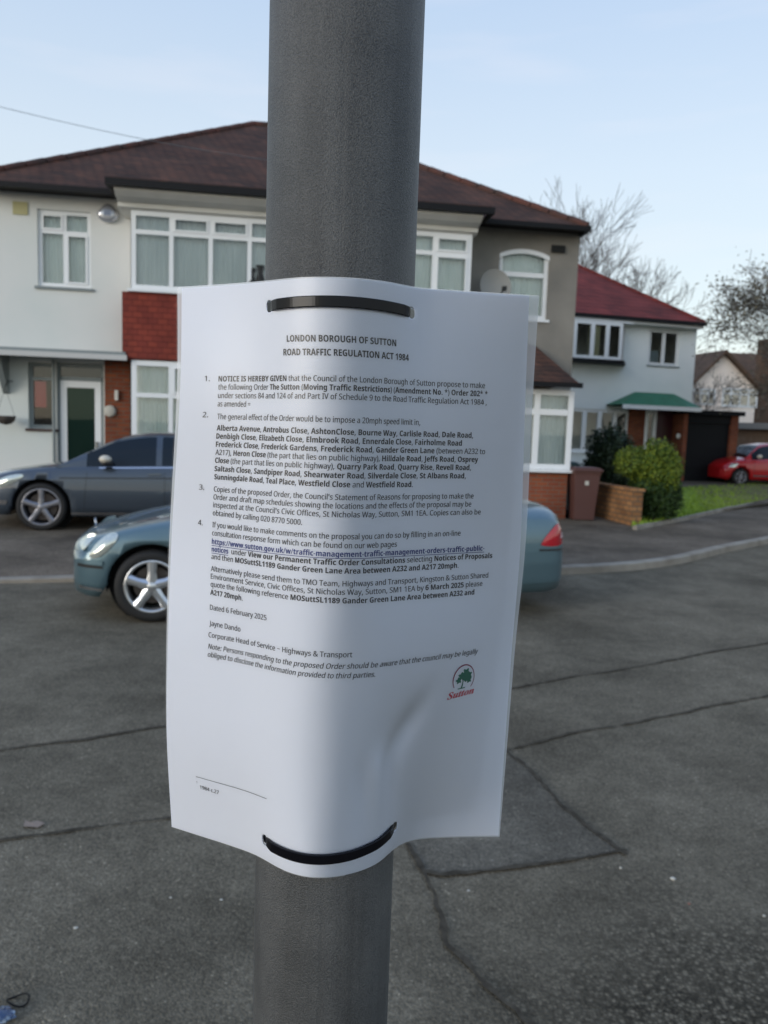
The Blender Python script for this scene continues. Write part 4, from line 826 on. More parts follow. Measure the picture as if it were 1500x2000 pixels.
car('parked_saloon', org, ty, 4.5, 1.73, teal, 'teal saloon car parked at the kerb behind the notice, nose to the left',
    [(0, .66), (.06, .70), (.2, .745), (.6, .85), (1.0, .93), (1.4, .975), (1.9, 1.0), (3.2, 1.02), (3.7, 1.03), (4.15, 1.035), (4.38, 1.025), (4.46, .97), (4.5, .84)],
    [(0, .60), (.05, .68), (.15, .75), (.35, .815), (.7, .85), (1.3, .865), (3.2, .865), (3.8, .85), (4.2, .825), (4.38, .795), (4.47, .74), (4.5, .66)],
    [(0, .60), (.15, .68), (.5, .79), (1.0, .865), (1.6, .90), (3.0, .93), (3.8, .945), (4.3, .93), (4.5, .78)],
    [(1.28, .9), (1.7, 1.15), (2.05, 1.36), (2.5, 1.43), (3.0, 1.40), (3.35, 1.28), (3.7, 1.08), (3.85, .95)],
    [(1.62, 2.27), (2.35, 3.15)], (.67, 3.40), .315, .232, M['alloy'], 5, det_teal, five_wide=.075)
def det_grey(root, patch, side, ring, SH, WD):
    for s_ in (-1, 1):
        patch('headlight', [(.20, .60), (.42, .60), (.72, .80), (.38, .76)], M['lamp'], .008, s_=s_, bulge=.02, rnd_=.9)
        patch('tail_light', [(4.5, .72), (4.86, .72), (4.84, .84), (4.6, .86)], M['tail'], .006, s_=s_, rnd_=.5)
        patch('door_seam', [(1.42, .30), (1.426, .30), (1.47, .9), (1.464, .9)], M['trim'], .002, s_=s_); patch('door_seam', [(2.5, .25), (2.506, .25), (2.506, .92), (2.5, .92)], M['trim'], .002, s_=s_)
        patch('door_handle', [(2.28, .80), (2.46, .805), (2.46, .835), (2.28, .83)], grey, .02, s_=s_)
        patch('waist_crease', [(1.1, .735), (4.2, .785), (4.2, .80), (1.1, .75)], M['trim'], .002, s_=s_, n=24)
        patch('chrome_strip', [(1.62, .885), (3.9, .945), (3.9, .96), (1.62, .90)], M['chrome'], .004, s_=s_, n=24)
        patch('sill_trim', [(1.25, .235), (3.2, .235), (3.2, .27), (1.25, .27)], M['chrome'], .004, s_=s_, n=12)
        MB().ell((1.72, s_*.98, 1.02), (.085, .10, .058)).build('door_mirror', M['mirror_cream'] if s_ < 0 else grey, root, 'pale upper shell of the door mirror' if s_ < 0 else None)
        MB().ell((1.74, s_*.96, .965), (.09, .10, .045)).build('mirror_base', M['trim'], root)
        patch('fog_light', [(.12, .36), (.4, .36), (.42, .42), (.14, .42)], M['chrome'], .008, s_=s_)
    MB().box(-.01, .012, -.4, .4, .42, .66).build('grille', M['trim'], root)
gw_ = gz(80, 1038, .145); gy_ = math.radians(11); d_ = Vector((math.cos(gy_), math.sin(gy_), 0)); n_ = Vector((-d_.y, d_.x, 0))
org = Vector((gw_.x, gw_.y, .145)) - d_*.86 + n_*.92
car('parked_coupe', org, gy_, 4.92, 1.85, grey, 'dark blue-grey four-door coupe parked close to the white front door',
    [(0, .70), (.06, .74), (.25, .80), (.7, .88), (1.2, .945), (1.6, .98), (2.1, 1.0), (3.6, 1.04), (4.2, 1.05), (4.6, 1.0), (4.85, .93), (4.92, .80)],
    [(0, .62), (.05, .70), (.15, .78), (.35, .85), (.7, .90), (1.3, .925), (3.4, .925), (4.0, .92), (4.5, .86), (4.75, .80), (4.88, .72), (4.92, .64)],
    [(0, .62), (.15, .70), (.5, .81), (1.0, .875), (1.6, .905), (3.0, .95), (3.9, .975), (4.6, .93), (4.92, .78)],
    [(1.05, .90), (1.5, 1.14), (1.88, 1.325), (2.3, 1.40), (2.9, 1.41), (3.6, 1.27), (4.1, 1.08), (4.3, .96)],
    [(1.45, 2.38), (2.46, 3.85)], (.86, 3.73), .335, .262, M['alloy_grey'], 5, det_grey, five_wide=.07)
def det_red(root, patch, side, ring, SH, WD):
    for s_ in (-1, 1):
        patch('headlight', [(.2, .62), (.4, .62), (.55, .76), (.3, .74)], M['lamp'], .008, s_=s_)
        patch('tail_light', [(3.45, .75), (3.58, .75), (3.58, .95), (3.5, .95)], M['tail'], .006, s_=s_, rnd_=.5)
        patch('side_stripe', [(.95, .32), (2.75, .32), (2.75, .37), (.95, .37)], M['chrome'], .005, s_=s_, n=12)
        patch('door_seam', [(1.1, .28), (1.108, .28), (1.108, .9), (1.1, .9)], M['trim'], .002, s_=s_)
        MB().ell((1.2, s_*.9, 1.0), (.08, .10, .07)).build('door_mirror', M['mirror_cream'], root)
p = gz(1412, 941, .19); ry = math.radians(8); d_ = Vector((math.cos(ry), math.sin(ry), 0)); n_ = Vector((-d_.y, d_.x, 0))
org = at(1388, 905, 26.5); org = Vector((org.x, org.y, .2))
car('parked_hatchback', org, ry, 3.6, 1.64, redp, 'small bright red hatchback parked beyond the lawn', 
    [(0, .62), (.1, .72), (.4, .86), (.8, .95), (1.1, 1.0), (2.5, 1.03), (3.3, 1.05), (3.5, 1.0), (3.6, .8)],
    [(0, .58), (.1, .7), (.35, .78), (.8, .82), (2.8, .82), (3.3, .79), (3.52, .72), (3.6, .64)],
    [(0, .58), (.15, .68), (.5, .80), (1.1, .88), (2.5, .94), (3.3, .96), (3.6, .78)],
    [(.82, .93), (1.15, 1.2), (1.4, 1.38), (1.9, 1.46), (2.6, 1.45), (3.1, 1.38), (3.4, 1.2), (3.52, .96)],
    [(1.02, 1.95), (2.03, 2.9)], (.65, 2.95), .29, .20, M['alloy_grey'], 6, det_red, five_wide=.05)
# ------------------------------------------------------------------ small things on the road
M['blue_plastic'] = mat('blue shiny plastic', (.01, .035, .10), .15, coat=1, c2=(.35, .45, .55), sc=40, pos=(.5, .7))
p = gz(-2, 1992, 0); rnd = random.Random(5)
lt = empty('litter', (p.x, p.y, .0)); lt.scale = (.75, .75, .75); tag(lt, 'crumpled shiny blue wrapper with a dark loop on the road at the lower left', 'litter')
R = []
for i in range(15):
    R.append([(.055*math.sin(math.pi*i/14)*math.cos(2*math.pi*k/24)*(1+.5*noise.noise(Vector((i*.7, k*.9, 1)))), .04*math.sin(math.pi*i/14)*math.sin(2*math.pi*k/24)*(1+.5*noise.noise(Vector((i*.8, k*.6, 4)))), .02+.018*math.cos(math.pi*i/14)*(1+.6*noise.noise(Vector((i, k, 7))))) for k in range(24)])
MB().grid(R, False, True).build('wrapper', M['blue_plastic'], lt)
MB().tube([(.0+.042*math.cos(a)+.03, .09+.03*math.sin(a), .012+.008*math.sin(a*2)) for a in [k*.3 for k in range(22)]], .0035, 6).build('loop', M['gutter'], lt)
def stone(px, py, s_, label, seed, m='stone', flat=.5):
    p = gz(px, py, 0); rr = random.Random(seed); R = []
    for i in range(7): R.append([(s_*math.sin(math.pi*i/6)*math.cos(2*math.pi*k/9)*(1+.5*noise.noise(Vector((i, k*.8, seed)))), s_*.8*math.sin(math.pi*i/6)*math.sin(2*math.pi*k/9)*(1+.5*noise.noise(Vector((i*.7, k, seed+3)))), s_*flat*(.8+math.cos(math.pi*i/6))) for k in range(9)])
    o = MB().grid(R, True, True).build('stone', M[m]); o.location = (p.x, p.y, 0); tag(o, label, 'stone', 'loose stones on the road'); return o
stone(1314, 1718, .011, 'largest white pebble, right of the tarred patch corner', 1)
stone(1212, 1696, .006, 'small pale pebble just below the tarred patch corner', 2)
stone(1346, 1766, .005, 'tiny orange-brown pebble right of the largest white pebble', 3, 'terracotta')
stone(1492, 1790, .006, 'tiny pale pebble at the right edge of the rough asphalt', 4)
stone(915, 1740, .006, 'pale chip of stone inside the lower edge of the road joint', 5, flat=.25)
stone(148, 1813, .008, 'bluish white chip left of the post on open asphalt', 6, flat=.3)
stone(333, 1754, .005, 'small white fleck just left of the grey post', 7)
stone(432, 1758, .006, 'pale flattened pebble nearest the grey post', 8, flat=.3)
p = gz(66, 1613, 0); o = MB().add([(-.035, -.02, .008), (.03, -.025, .008), (.042, .01, .009), (.0, .03, .008), (-.02, .012, .009), (-.05, .03, .008)], [(0, 1, 2, 3, 4, 5)]).build('gum_mark', mat('pale dried mark', (.26, .2, .16), .9)); o.location = (p.x, p.y, 0); o['kind'] = 'structure'

# ------------------------------------------------------------------ the post
def polemat():
    m = bpy.data.materials.new('textured grey post paint'); m.use_nodes = True; t = m.node_tree; b = t.nodes['Principled BSDF']; b.inputs['Roughness'].default_value = .5; b.inputs['Specular IOR Level'].default_value = .45
    tcn = t.nodes.new('ShaderNodeTexCoord'); n = t.nodes.new('ShaderNodeTexNoise'); n.inputs['Scale'].default_value = 1300; n.inputs['Detail'].default_value = 3
    n2 = t.nodes.new('ShaderNodeTexNoise'); n2.inputs['Scale'].default_value = 14; n2.inputs['Detail'].default_value = 5
    for q in (n, n2): t.links.new(tcn.outputs['Object'], q.inputs['Vector'])
    r = t.nodes.new('ShaderNodeValToRGB'); r.color_ramp.elements[0].color = (.035, .037, .038, 1); r.color_ramp.elements[1].color = (.125, .126, .122, 1); r.color_ramp.elements[0].position = .36; r.color_ramp.elements[1].position = .66
    mm = t.nodes.new('ShaderNodeMath'); mm.operation = 'MULTIPLY_ADD'; mm.inputs[1].default_value = .55; t.links.new(n.outputs['Fac'], mm.inputs[0]); m3 = t.nodes.new('ShaderNodeMath'); m3.operation = 'MULTIPLY'; m3.inputs[1].default_value = .45; t.links.new(n2.outputs['Fac'], m3.inputs[0]); t.links.new(m3.outputs[0], mm.inputs[2])
    t.links.new(mm.outputs[0], r.inputs[0])
    mp_ = t.nodes.new('ShaderNodeMapping'); mp_.inputs['Scale'].default_value = (90, 90, 5); t.links.new(tcn.outputs['Object'], mp_.inputs[0]); n4 = t.nodes.new('ShaderNodeTexNoise'); n4.inputs['Scale'].default_value = 1; n4.inputs['Detail'].default_value = 6; t.links.new(mp_.outputs[0], n4.inputs['Vector'])
    r4 = t.nodes.new('ShaderNodeMapRange'); r4.inputs[1].default_value = .3; r4.inputs[2].default_value = .7; r4.inputs[3].default_value = .82; r4.inputs[4].default_value = 1.18; t.links.new(n4.outputs['Fac'], r4.inputs[0])
    n5 = t.nodes.new('ShaderNodeTexNoise'); n5.inputs['Scale'].default_value = 60; n5.inputs['Detail'].default_value = 6; mp5 = t.nodes.new('ShaderNodeMapping'); mp5.inputs['Scale'].default_value = (1, 1, .5); t.links.new(tcn.outputs['Object'], mp5.inputs[0]); t.links.new(mp5.outputs[0], n5.inputs['Vector'])
    r5 = t.nodes.new('ShaderNodeMapRange'); r5.inputs[1].default_value = .745; r5.inputs[2].default_value = .765; r5.inputs[3].default_value = 0; r5.inputs[4].default_value = .8; t.links.new(n5.outputs['Fac'], r5.inputs[0])
    s4 = t.nodes.new('ShaderNodeVectorMath'); s4.operation = 'SCALE'; t.links.new(r.outputs[0], s4.inputs[0]); t.links.new(r4.outputs[0], s4.inputs['Scale'])
    m5 = t.nodes.new('ShaderNodeMixRGB'); m5.inputs[2].default_value = (.3, .3, .28, 1); t.links.new(r5.outputs[0], m5.inputs[0]); t.links.new(s4.outputs[0], m5.inputs[1]); t.links.new(m5.outputs[0], b.inputs['Base Color'])
    bu = t.nodes.new('ShaderNodeBump'); bu.inputs['Distance'].default_value = .0007; t.links.new(n.outputs['Fac'], bu.inputs['Height']); t.links.new(bu.outputs[0], b.inputs['Normal'])
    return m
post = empty('grey_post', (AX, AY, 0)); tag(post, 'round dark grey textured metal post carrying the notice', 'post')
prof = []
for k in range(73):       # welded seam: a hairline ridge facing the viewer, slightly right
    pass
def post_ring(r, z):
    out = []
    for k in range(240):
        a = 2*math.pi*k/240; da = abs((a-math.radians(273.5)+math.pi) % (2*math.pi)-math.pi); rr = r+(-.0005 if da < .012 else 0)*.4 + .00006*math.sin(z*9+a*3)
        out.append((rr*math.cos(a), rr*math.sin(a), z))
    return out
MB().grid([post_ring(RP, z) for z in (0, .6, 1.0, 1.3, 1.6, 1.9, 2.4, 3.2, 4.6)], True, True).build('shaft', polemat(), post)
MB().lathe([(.001, 4.64), (.03, 4.635), (.042, 4.62), (.042, 4.598)], n=40).build('cap', M['gutter'], post)
MB().lathe([(.0401, .09), (.05, .08), (.056, .0)], n=40).build('base_collar', M['grey_paint'], post)

# ------------------------------------------------------------------ the laminated notice
notice = empty('laminated_notice', (0, 0, H)); tag(notice, 'laminated white council notice cable-tied round the grey post', 'notice')
WN, HN = .2185, .3115
HOLES = [(.2905, .0420), (.668, .0430), (.3065, .9585), (.690, .9478)]
HRX, HRZ = .0021, .0033
def sheet(name, corners, off_, m, nu=200, nv=280, hr=1.0, parent=None):
    (a, b, c_, d) = corners   # TL TR BR BL in s,h
    idx = {}; vs_ = []; fs = []; uvs = []
    for i in range(nv+1):
        for j in range(nu+1):
            u, v = j/nu, i/nv
            s_ = (a[0]*(1-u)+b[0]*u)*(1-v)+(d[0]*(1-u)+c_[0]*u)*v; h_ = (a[1]*(1-u)+b[1]*u)*(1-v)+(d[1]*(1-u)+c_[1]*u)*v
            for hs, hh in HOLES:
                dx_, dz_ = (s_-hs)*WN/(HRX*hr), (h_-hh)*HN/(HRZ*hr); q = math.hypot(dx_, dz_)
                if q < 1.32: 
                    if q < .62: uvs.append((s_, h_, True)); break
                    nq = 1+max(0, q-1)*1.0 if q > 1 else 1.0
                    if q <= 1.0: k_ = 1/q
                    else: k_ = 1.0
                    s_ = hs+(s_-hs)*k_; h_ = hh+(h_-hh)*k_; uvs.append((s_, h_, False)); break
            else: uvs.append((s_, h_, False))
    for s_, h_, _ in uvs: vs_.append(surf(s_, h_, off_))
    for i in range(nv):
        for j in range(nu):
            q = (i*(nu+1)+j, (i+1)*(nu+1)+j, (i+1)*(nu+1)+j+1, i*(nu+1)+j+1)
            if any(uvs[k][2] for k in q): continue
            ms, mh = sum(uvs[k][0] for k in q)/4, sum(uvs[k][1] for k in q)/4
            if any(math.hypot((ms-hs)*WN/(HRX*hr), (mh-hh)*HN/(HRZ*hr)) < .93 for hs, hh in HOLES): continue
            fs.append(q)
    me = bpy.data.meshes.new(name); me.from_pydata(vs_, [], fs); me.polygons.foreach_set('use_smooth', [True]*len(fs)); me.materials.append(m)
    o = bpy.data.objects.new(name, me); C.objects.link(o); o.parent = parent or notice; return o
def papermat():
    m = bpy.data.materials.new('white office paper'); m.use_nodes = True; t = m.node_tree; b = t.nodes['Principled BSDF']; b.inputs['Base Color'].default_value = (.80, .845, .94, 1); b.inputs['Roughness'].default_value = .55; b.inputs['Specular IOR Level'].default_value = .3
    tl = t.nodes.new('ShaderNodeBsdfTranslucent'); tl.inputs[0].default_value = (.75, .76, .78, 1); mi = t.nodes.new('ShaderNodeMixShader'); mi.inputs[0].default_value = .16; t.links.new(b.outputs[0], mi.inputs[1]); t.links.new(tl.outputs[0], mi.inputs[2]); t.links.new(mi.outputs[0], t.nodes['Material Output'].inputs[0]); return m
def filmmat(milk, gloss=.3, ior=1.35):
    m = bpy.data.materials.new('clear laminate film'); m.use_nodes = True; t = m.node_tree; t.nodes.remove(t.nodes['Principled BSDF']); out = t.nodes['Material Output']
    tr = t.nodes.new('ShaderNodeBsdfTransparent'); tr.inputs[0].default_value = (1, 1, 1, 1); df = t.nodes.new('ShaderNodeBsdfDiffuse'); df.inputs[0].default_value = (.75, .78, .82, 1); gl = t.nodes.new('ShaderNodeBsdfGlossy'); gl.inputs['Roughness'].default_value = gloss
    m1 = t.nodes.new('ShaderNodeMixShader'); m1.inputs[0].default_value = milk; t.links.new(tr.outputs[0], m1.inputs[1]); t.links.new(df.outputs[0], m1.inputs[2])
    fr = t.nodes.new('ShaderNodeFresnel'); fr.inputs[0].default_value = ior; m2 = t.nodes.new('ShaderNodeMixShader'); t.links.new(fr.outputs[0], m2.inputs[0]); t.links.new(m1.outputs[0], m2.inputs[1]); t.links.new(gl.outputs[0], m2.inputs[2]); t.links.new(m2.outputs[0], out.inputs[0]); return m
paper = sheet('paper', ((.0169, .0030), (.9735, .0018), (.9275, .9456), (.001, .9985)), 0, papermat())
sheet('laminate_film', ((0, 0), (1, 0), (1, 1), (0, 1)), .00045, filmmat(.03), hr=.92)
sheet('back_page', ((.0172, .0040), (.974, .003), (.9965, .997), (.0015, .9990)), -.0003, papermat(), 100, 140)
sheet('back_film', ((0, 0), (1, 0), (1, 1), (0, 1)), -.0007, filmmat(.6), 100, 140, hr=.92)

FONT = None
try:
    fp = os.path.join(bpy.utils.resource_path('LOCAL'), 'datafiles', 'fonts', 'NotoSansMath-Regular.woff2')   # ships with Blender
    if os.path.exists(fp): FONT = bpy.data.fonts.load(fp)
except Exception: FONT = None
MFONT = FONT
def bolden(t):
    o = ''
    for ch in t:
        if 'A' <= ch <= 'Z': o += chr(0x1D5D4+ord(ch)-65)
        elif 'a' <= ch <= 'z': o += chr(0x1D5EE+ord(ch)-97)
        elif '0' <= ch <= '9': o += chr(0x1D7EC+ord(ch)-48)
        else: o += ch
    return o
_gl = {}
CAP = .51
def run_mesh(txt, bold=False, italic=False, font=None):
    key = (txt, bold, italic, font.name if font else '')
    if key in _gl: return _gl[key]
    if bold and not font: txt = bolden(txt)
    cu_ = bpy.data.curves.new('t', 'FONT'); cu_.body = txt; cu_.resolution_u = 2; cu_.fill_mode = 'FRONT'
    f_ = font or FONT
    if f_: cu_.font = f_
    cu_.offset = 0; cu_.space_character = 1.0
    o = bpy.data.objects.new('t', cu_); C.objects.link(o); dg = bpy.context.evaluated_depsgraph_get(); dg.update(); me = bpy.data.meshes.new_from_object(o.evaluated_get(dg))
    v = [(p.co.x+(.21*p.co.y if italic else 0), p.co.y) for p in me.vertices]; fs = [tuple(p.vertices) for p in me.polygons]
    # advance width: measure with a trailing bar, so spaces count
    cu_.body = txt+'|'; dg.update(); me2 = bpy.data.meshes.new_from_object(o.evaluated_get(dg)); cu_.body = '|'; dg.update(); me3 = bpy.data.meshes.new_from_object(o.evaluated_get(dg))
    adv = max(p.co.x for p in me2.vertices)-max(p.co.x for p in me3.vertices)
    bpy.data.objects.remove(o); bpy.data.curves.remove(cu_)
    for q in (me, me2, me3): bpy.data.meshes.remove(q)
    _gl[key] = (v, fs, adv); return _gl[key]
EM = .0030/CAP
def put_line(mb, runs, s0, h0, s1, h1, em=None, italic=False, font=None, off_=.0002):
    """runs: [(text, bold)]; the line is set from s0 to s1 across the sheet"""
    x = 0; V_ = []; F_ = []; em = em or EM
    for txt, bold in runs:
        v, fs, adv = run_mesh(txt, bold, italic, font); 
        for sx_, sy_ in (((-.006, -.003), (.006, .003)) if bold else ((-.007, -.003), (.007, .003))):
            n = len(V_); V_ += [(a+x+sx_, b+sy_, sx_) for a, b in v]; F_ += [tuple(i+n for i in f_) for f_ in fs]
        x += adv
    xmin = min(q[0] for q in V_); xmax = max(q[0] for q in V_); k = (s1-s0)/(xmax-xmin); out = []
    for a, b, lay in V_:
        u = (a-xmin)*k; s_ = s0+u; h_ = h0+(h1-h0)*(u/(s1-s0))-b*em/HN; out.append(surf(s_, h_, off_+lay*.0006))
    mb.add(out, F_); return k*WN/em
B, N_ = True, False
LINES = [
 ([('LONDON BOROUGH OF SUTTON', B)], .3422, .1002, .6188, .1002, .0034/CAP), ([('ROAD TRAFFIC REGULATION ACT 1984', B)], .3315, .1216, .6553, .1216, .0034/CAP),
 ([('1.', N_)], .0962, .1635, .1122, .1635), ([('NOTICE IS HEREBY GIVEN', B), (' that the Council of the London Borough of Sutton propose to make', N_)], .1385, .1638, .8613, .1592),
 ([('the following Order ', N_), ('The Sutton (Moving Traffic Restrictions) (Amendment No. *) Order 202* *', B)], .1385, .1775, .8690, .1730),
 ([('under sections 84 and 124 of and Part IV of Schedule 9 to the Road Traffic Regulation Act 1984 ,', N_)], .1385, .1916, .8668, .1873),
 ([('as amended =', N_)], .1385, .2056, .2335, .2051),
 ([('2.', N_)], .0940, .2247, .1116, .2244), ([('The general effect of the Order would be to impose a 20mph speed limit in,', N_)], .1390, .2269, .6865, .2255),
 ([('Alberta Avenue', B), (', ', N_), ('Antrobus Close', B), (', ', N_), ('AshtonClose', B), (', ', N_), ('Bourne Way', B), (', ', N_), ('Carlisle Road', B), (', ', N_), ('Dale Road', B), (',', N_)], .1390, .2462, .8315, .2442),
 ([('Denbigh Close', B), (', ', N_), ('Elizabeth Close', B), (', ', N_), ('Elmbrook Road', B), (', ', N_), ('Ennerdale Close', B), (', ', N_), ('Fairholme Road', B)], .1390, .2601, .8009, .2580),
 ([('Frederick Close', B), (', ', N_), ('Frederick Gardens', B), (', ', N_), ('Frederick Road', B), (', ', N_), ('Gander Green Lane', B), (' (between A232 to', N_)], .1390, .2740, .8671, .2714),
 ([('A217), ', N_), ('Heron Close', B), (' (the part that lies on public highway), ', N_), ('Hilldale Road', B), (', ', N_), ('Jeffs Road', B), (', ', N_), ('Osprey', B)], .1390, .2877, .8481, .2855),
 ([('Close', B), (' (the part that lies on public highway), ', N_), ('Quarry Park Road', B), (', ', N_), ('Quarry Rise', B), (', ', N_), ('Revell Road', B), (',', N_)], .1390, .3014, .8286, .2996),
 ([('Saltash Close', B), (', ', N_), ('Sandpiper Road', B), (', ', N_), ('Shearwater Road', B), (', ', N_), ('Silverdale Close', B), (', ', N_), ('St Albans Road', B), (',', N_)], .1390, .3158, .8149, .3140),
 ([('Sunningdale Road', B), (', ', N_), ('Teal Place', B), (', ', N_), ('Westfield Close', B), (' and ', N_), ('Westfield Road', B), ('.', N_)], .1395, .3299, .6700, .3290),
 ([('3.', N_)], .0933, .3499, .1097, .3500), ([("Copies of the proposed Order, the Council's Statement of Reasons for proposing to make the", N_)], .1400, .3512, .8394, .3490),
 ([('Order and draft map schedules showing the locations and the effects of the proposal may be', N_)], .1400, .3650, .8338, .3632),
 ([("inspected at the Council's Civic Offices, St Nicholas Way, Sutton, SM1 1EA. Copies can also be", N_)], .1402, .3787, .8619, .3774),
 ([('obtained by calling 020 8770 5000', N_), ('.', B)], .1404, .3928, .3986, .3940),
 ([('4.', N_)], .0950, .4126, .1097, .4126), ([('If you would like to make comments on the proposal you can do so by filling in an on-line', N_)], .1408, .4135, .8064, .4142),
 ([('consultation response form which can be found on our web pages', N_)], .1408, .4281, .6317, .4288),
 ([('under ', N_), ('View our Permanent Traffic Order Consultations', B), (' selecting ', N_), ('Notices of Proposals', B)], .2033, .4565, .9019, .4568),
 ([('and then ', N_), ('MOSuttSL1189 Gander Green Lane Area between A232 and A217 20mph.', B)], .1406, .4698, .8038, .4712),
 ([('Alternatively please send them to TMO Team, Highways and Transport, Kingston & Sutton Shared', N_)], .1400, .4912, .8930, .4924),
 ([('Environment Service, Civic Offices, St Nicholas Way, Sutton, SM1 1EA by ', N_), ('6 March 2025', B), (' please', N_)], .1400, .5049, .8769, .5068),
 ([('quote the following reference ', N_), ('MOSuttSL1189 Gander Green Lane Area between A232 and', B)], .1400, .5188, .8534, .5213),
 ([('A217 20mph.', B)], .1393, .5331, .2386, .5345),
 ([('Dated 6 February 2025', N_)], .1388, .5600, .3098, .5612), ([('Jayne Dando', N_)], .1375, .5885, .2314, .5898), ([('Corporate Head of Service \u2212 Highways & Transport', N_)], .1355, .6094, .5247, .6112)]
tm = MB(); ks = []
for r in LINES: ks.append(put_line(tm, *r))
put_line(tm, [('1', N_)], .8560, .1855, .8585, .1855, em=.003)
for r in ([('Note: Persons responding to the proposed Order should be aware that the council may be legally', N_)], .1347, .6302, .8768, .6312), ([('obliged to disclose the information provided to third parties.', N_)], .1340, .6450, .5827, .6472):
    put_line(tm, *r, italic=True)
put_line(tm, [('1', N_)], .0962, .8905, .0985, .8905, em=.003); put_line(tm, [('1984 c.27', N_)], .1067, .8995, .1667, .8996, em=.0046)
def ruleline(mb, s0, h0, s1, h1, t_, n=30):
    mb.grid([[surf(s0+(s1-s0)*k/n, h0+(h1-h0)*k/n+d/HN, .0002) for k in range(n+1)] for d in (0, t_)], False)
ruleline(tm, .0960, .8767, .3207, .8769, .00028)
M['ink'] = mat('black ink', (.012, .012, .016), .5); M['ink_blue'] = mat('blue ink', (.012, .03, .20), .5); M['ink_red'] = mat('red ink', (.50, .008, .045), .5); M['ink_green'] = mat('green ink', (.0, .14, .085), .5); M['ink_plum'] = mat('plum ink', (.22, .008, .06), .5)
tm.build('printed_text', M['ink'], notice)
lk = MB(); put_line(lk, [('https://www.sutton.gov.uk/w/traffic-management-traffic-management-orders-traffic-public-', B)], .1408, .4433, .8775, .4427); put_line(lk, [('notices', B)], .1410, .4567, .1935, .4567)
ruleline(lk, .1408, .4433+.0022, .8775, .4427+.0022, .0003, 120); ruleline(lk, .1410, .4567+.0022, .1935, .4567+.0022, .0003, 20)
lk.build('link_text', M['ink_blue'], notice)
# council emblem: a green tree inside an open arch over a red name
logo = MB()
if MFONT: put_line(logo, [('\U0001D47A\U0001D496\U0001D495\U0001D495\U0001D490\U0001D48F', N_)], .7975, .7112, .8781, .7062, em=.0086, font=MFONT)
else: put_line(logo, [('Sutton', B)], .7975, .7112, .8781, .7062, em=.0086, italic=True)
logo_o = logo.build('emblem_name', M['ink_red'], notice)
ar = MB(); cxs, cys = .8405, .6755; rx_, ry_ = .0068/WN, .0078/HN
P0, P1 = [], []
for k in range(41):
    a = math.radians(215-(215+40)*k/40); wq = .0004+.0004*math.sin(math.pi*min(1, k/30)); 
    P0.append(surf(cxs+rx_*math.cos(a)*(1+wq/.0068), cys-ry_*math.sin(a)*(1+wq/.0078), .0002)); P1.append(surf(cxs+rx_*math.cos(a), cys-ry_*math.sin(a), .0002))
ar.grid([P0, P1], False); ar.build('emblem_arch', M['ink_plum'], notice)
tr_ = MB(); rnd = random.Random(4)
def blob(x, y, r, n=7, k=.35, ph=0.):
    pts = []
    for i in range(n*4):
        a = 2*math.pi*i/(n*4); q = r*(1+k*math.cos(n*a/1+ph)); pts.append(surf(cxs+(x+q*math.cos(a))/WN, cys-(y+q*math.sin(a))/HN, .00022))
    c0 = surf(cxs+x/WN, cys-y/HN, .00022); tr_.add([c0]+pts, [(0, 1+i, 1+(i+1) % len(pts)) for i in range(len(pts))])
for x, y, r in ((.0012, .0036, .0022), (-.0016, .0018, .0020), (.0030, .0016, .0022), (-.0032, -.0006, .0017), (.0012, .0004, .0020), (.0036, -.0010, .0016)): blob(x, y, r, 5, .28, x*900)
def stem(pts, w0, w1):
    A_, B_ = [], []
    for i, (x, y) in enumerate(pts):
        q = (w0+(w1-w0)*i/(len(pts)-1))/2; A_.append(surf(cxs+(x-q)/WN, cys-y/HN, .00022)); B_.append(surf(cxs+(x+q)/WN, cys-y/HN, .00022))
    tr_.grid([A_, B_], False)
stem([(-.0008, -.0052), (-.0004, -.0035), (-.0002, -.001)], .0010, .0005); stem([(-.0035, -.0055), (-.001, -.0051)], .0002, .0006)
tr_.add([surf(cxs+x/WN, cys-y/HN, .00022) for x, y in ((-.0034, -.0053), (.0018, -.0050), (.0014, -.0056), (-.003, -.0059))], [(0, 1, 2, 3)])
tr_.build('emblem_tree', M['ink_green'], notice)
for _t in ('H',): print('CAP', max(q[1] for q in run_mesh('H')[0]), max(q[1] for q in run_mesh('H', True)[0]))
print('TEXT SCALES', [round(k, 2) for k in ks], len(tm.v))

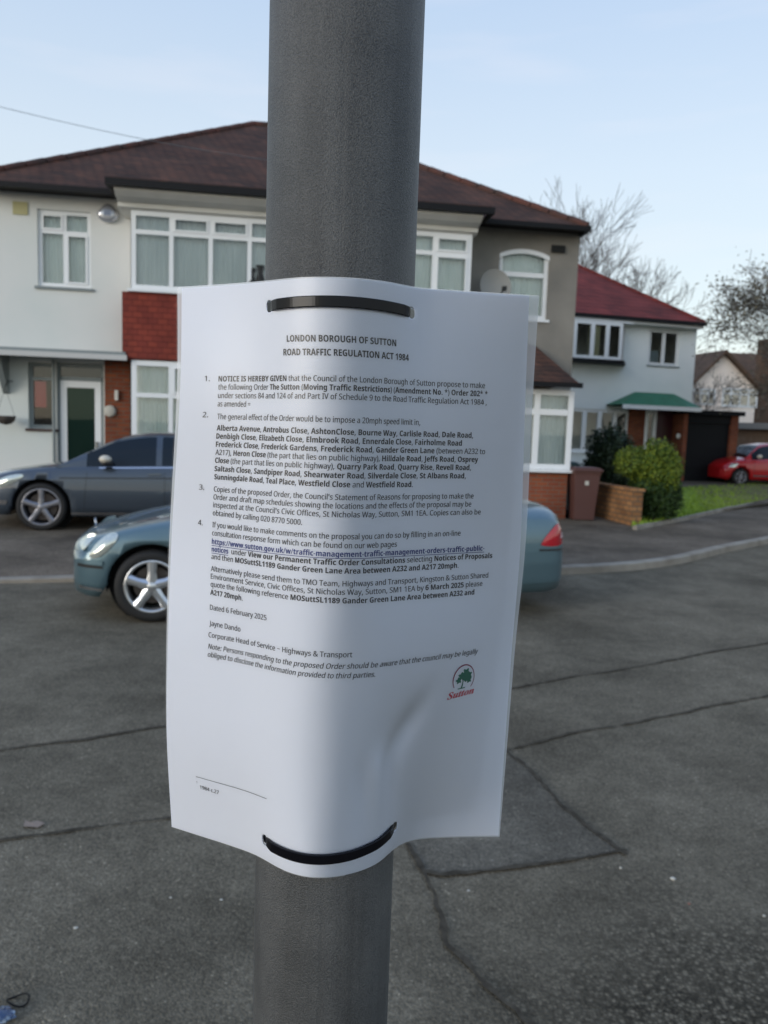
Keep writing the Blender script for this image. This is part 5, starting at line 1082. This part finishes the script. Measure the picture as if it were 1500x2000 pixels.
# ------------------------------------------------------------------ cable ties
M['tie'] = mat('black nylon', (.004, .004, .006), .13, spec=.2)
def cable_tie(hL, hR, hM, label):
    root = empty('cable_tie', (0, 0, H)); tag(root, label, 'cable tie', 'cable ties round the post'); hw_ = .0027; th = .0012
    sL, sR = hL[0], hR[0]; path = []; n = 48
    for k in range(n+1):
        u = k/n; s_ = sL+(sR-sL)*u; base = hL[1]*(1-u)+hR[1]*u; sag = hM-(hL[1]+hR[1])/2; h_ = base+sag*4*u*(1-u)
        e_ = min(u, 1-u)*n; o_ = .0011 if e_ > 4 else -.0022+.0033*(e_/4)**.6
        p = surf(s_, h_, o_); q = surf(s_, h_, o_+.001); path.append((Vector(p), (Vector(q)-Vector(p)).normalized()))
    # behind the sheet and round the back of the post
    pL, pR = path[0][0], path[-1][0]; cx_, cy_ = AX, AY; aL = math.atan2(pL.y-cy_, pL.x-cx_); aR = math.atan2(pR.y-cy_, pR.x-cx_)
    if aL < 0: aL += 2*math.pi
    if aR < aL: aR += 2*math.pi
    # going from right end backwards round the rear (+y) to the left end
    aR2 = math.atan2(pR.y-cy_, pR.x-cx_); aL2 = math.atan2(pL.y-cy_, pL.x-cx_)
    if aL2 < aR2: aL2 += 2*math.pi
    m_ = 40
    back = []
    for k in range(1, m_):
        t = k/m_; a = aR2+(aL2-aR2)*t; r = RP+.001; z = pR.z*(1-t)+pL.z*t
        r0 = math.hypot(pR.x-cx_, pR.y-cy_)*(1-t)+math.hypot(pL.x-cx_, pL.y-cy_)*t; e_ = min(t, 1-t)*m_; r = r+(r0-r)*max(0, 1-e_/3)
        back.append((Vector((cx_+r*math.cos(a), cy_+r*math.sin(a), z)), Vector((math.cos(a), math.sin(a), 0))))
    loop = path+back; N2 = len(loop); rows_ = []
    for i, (p, nn) in enumerate(loop):
        t = (loop[(i+1) % N2][0]-loop[i-1][0]).normalized(); up_ = nn.cross(t).normalized(); up_ = up_ if up_.z > 0 else -up_; o_ = nn
        rows_.append([p+up_*hw_*a+o_*th*b for a, b in ((-1, 0), (-1, .75), (-.86, 1), (.86, 1), (1, .75), (1, 0))])
    rows_.append(rows_[0])
    mb = MB(); mb.grid(rows_, False, True); mb.build('strap', M['tie'], root)
    p, nn = back[len(back)//2]; hb_ = MB(); hb_.box(-.005, .005, 0, .006, -.004, .004); ho = hb_.build('ratchet_head', M['tie'], root, bevel=.0008); ho.location = p; ho.rotation_euler = (0, 0, math.atan2(nn.y, nn.x)-math.pi/2)
cable_tie(HOLES[0], HOLES[1], .0385, 'glossy black cable tie through the top of the notice')
cable_tie(HOLES[2], HOLES[3], .9620, 'black cable tie through the bottom of the notice')
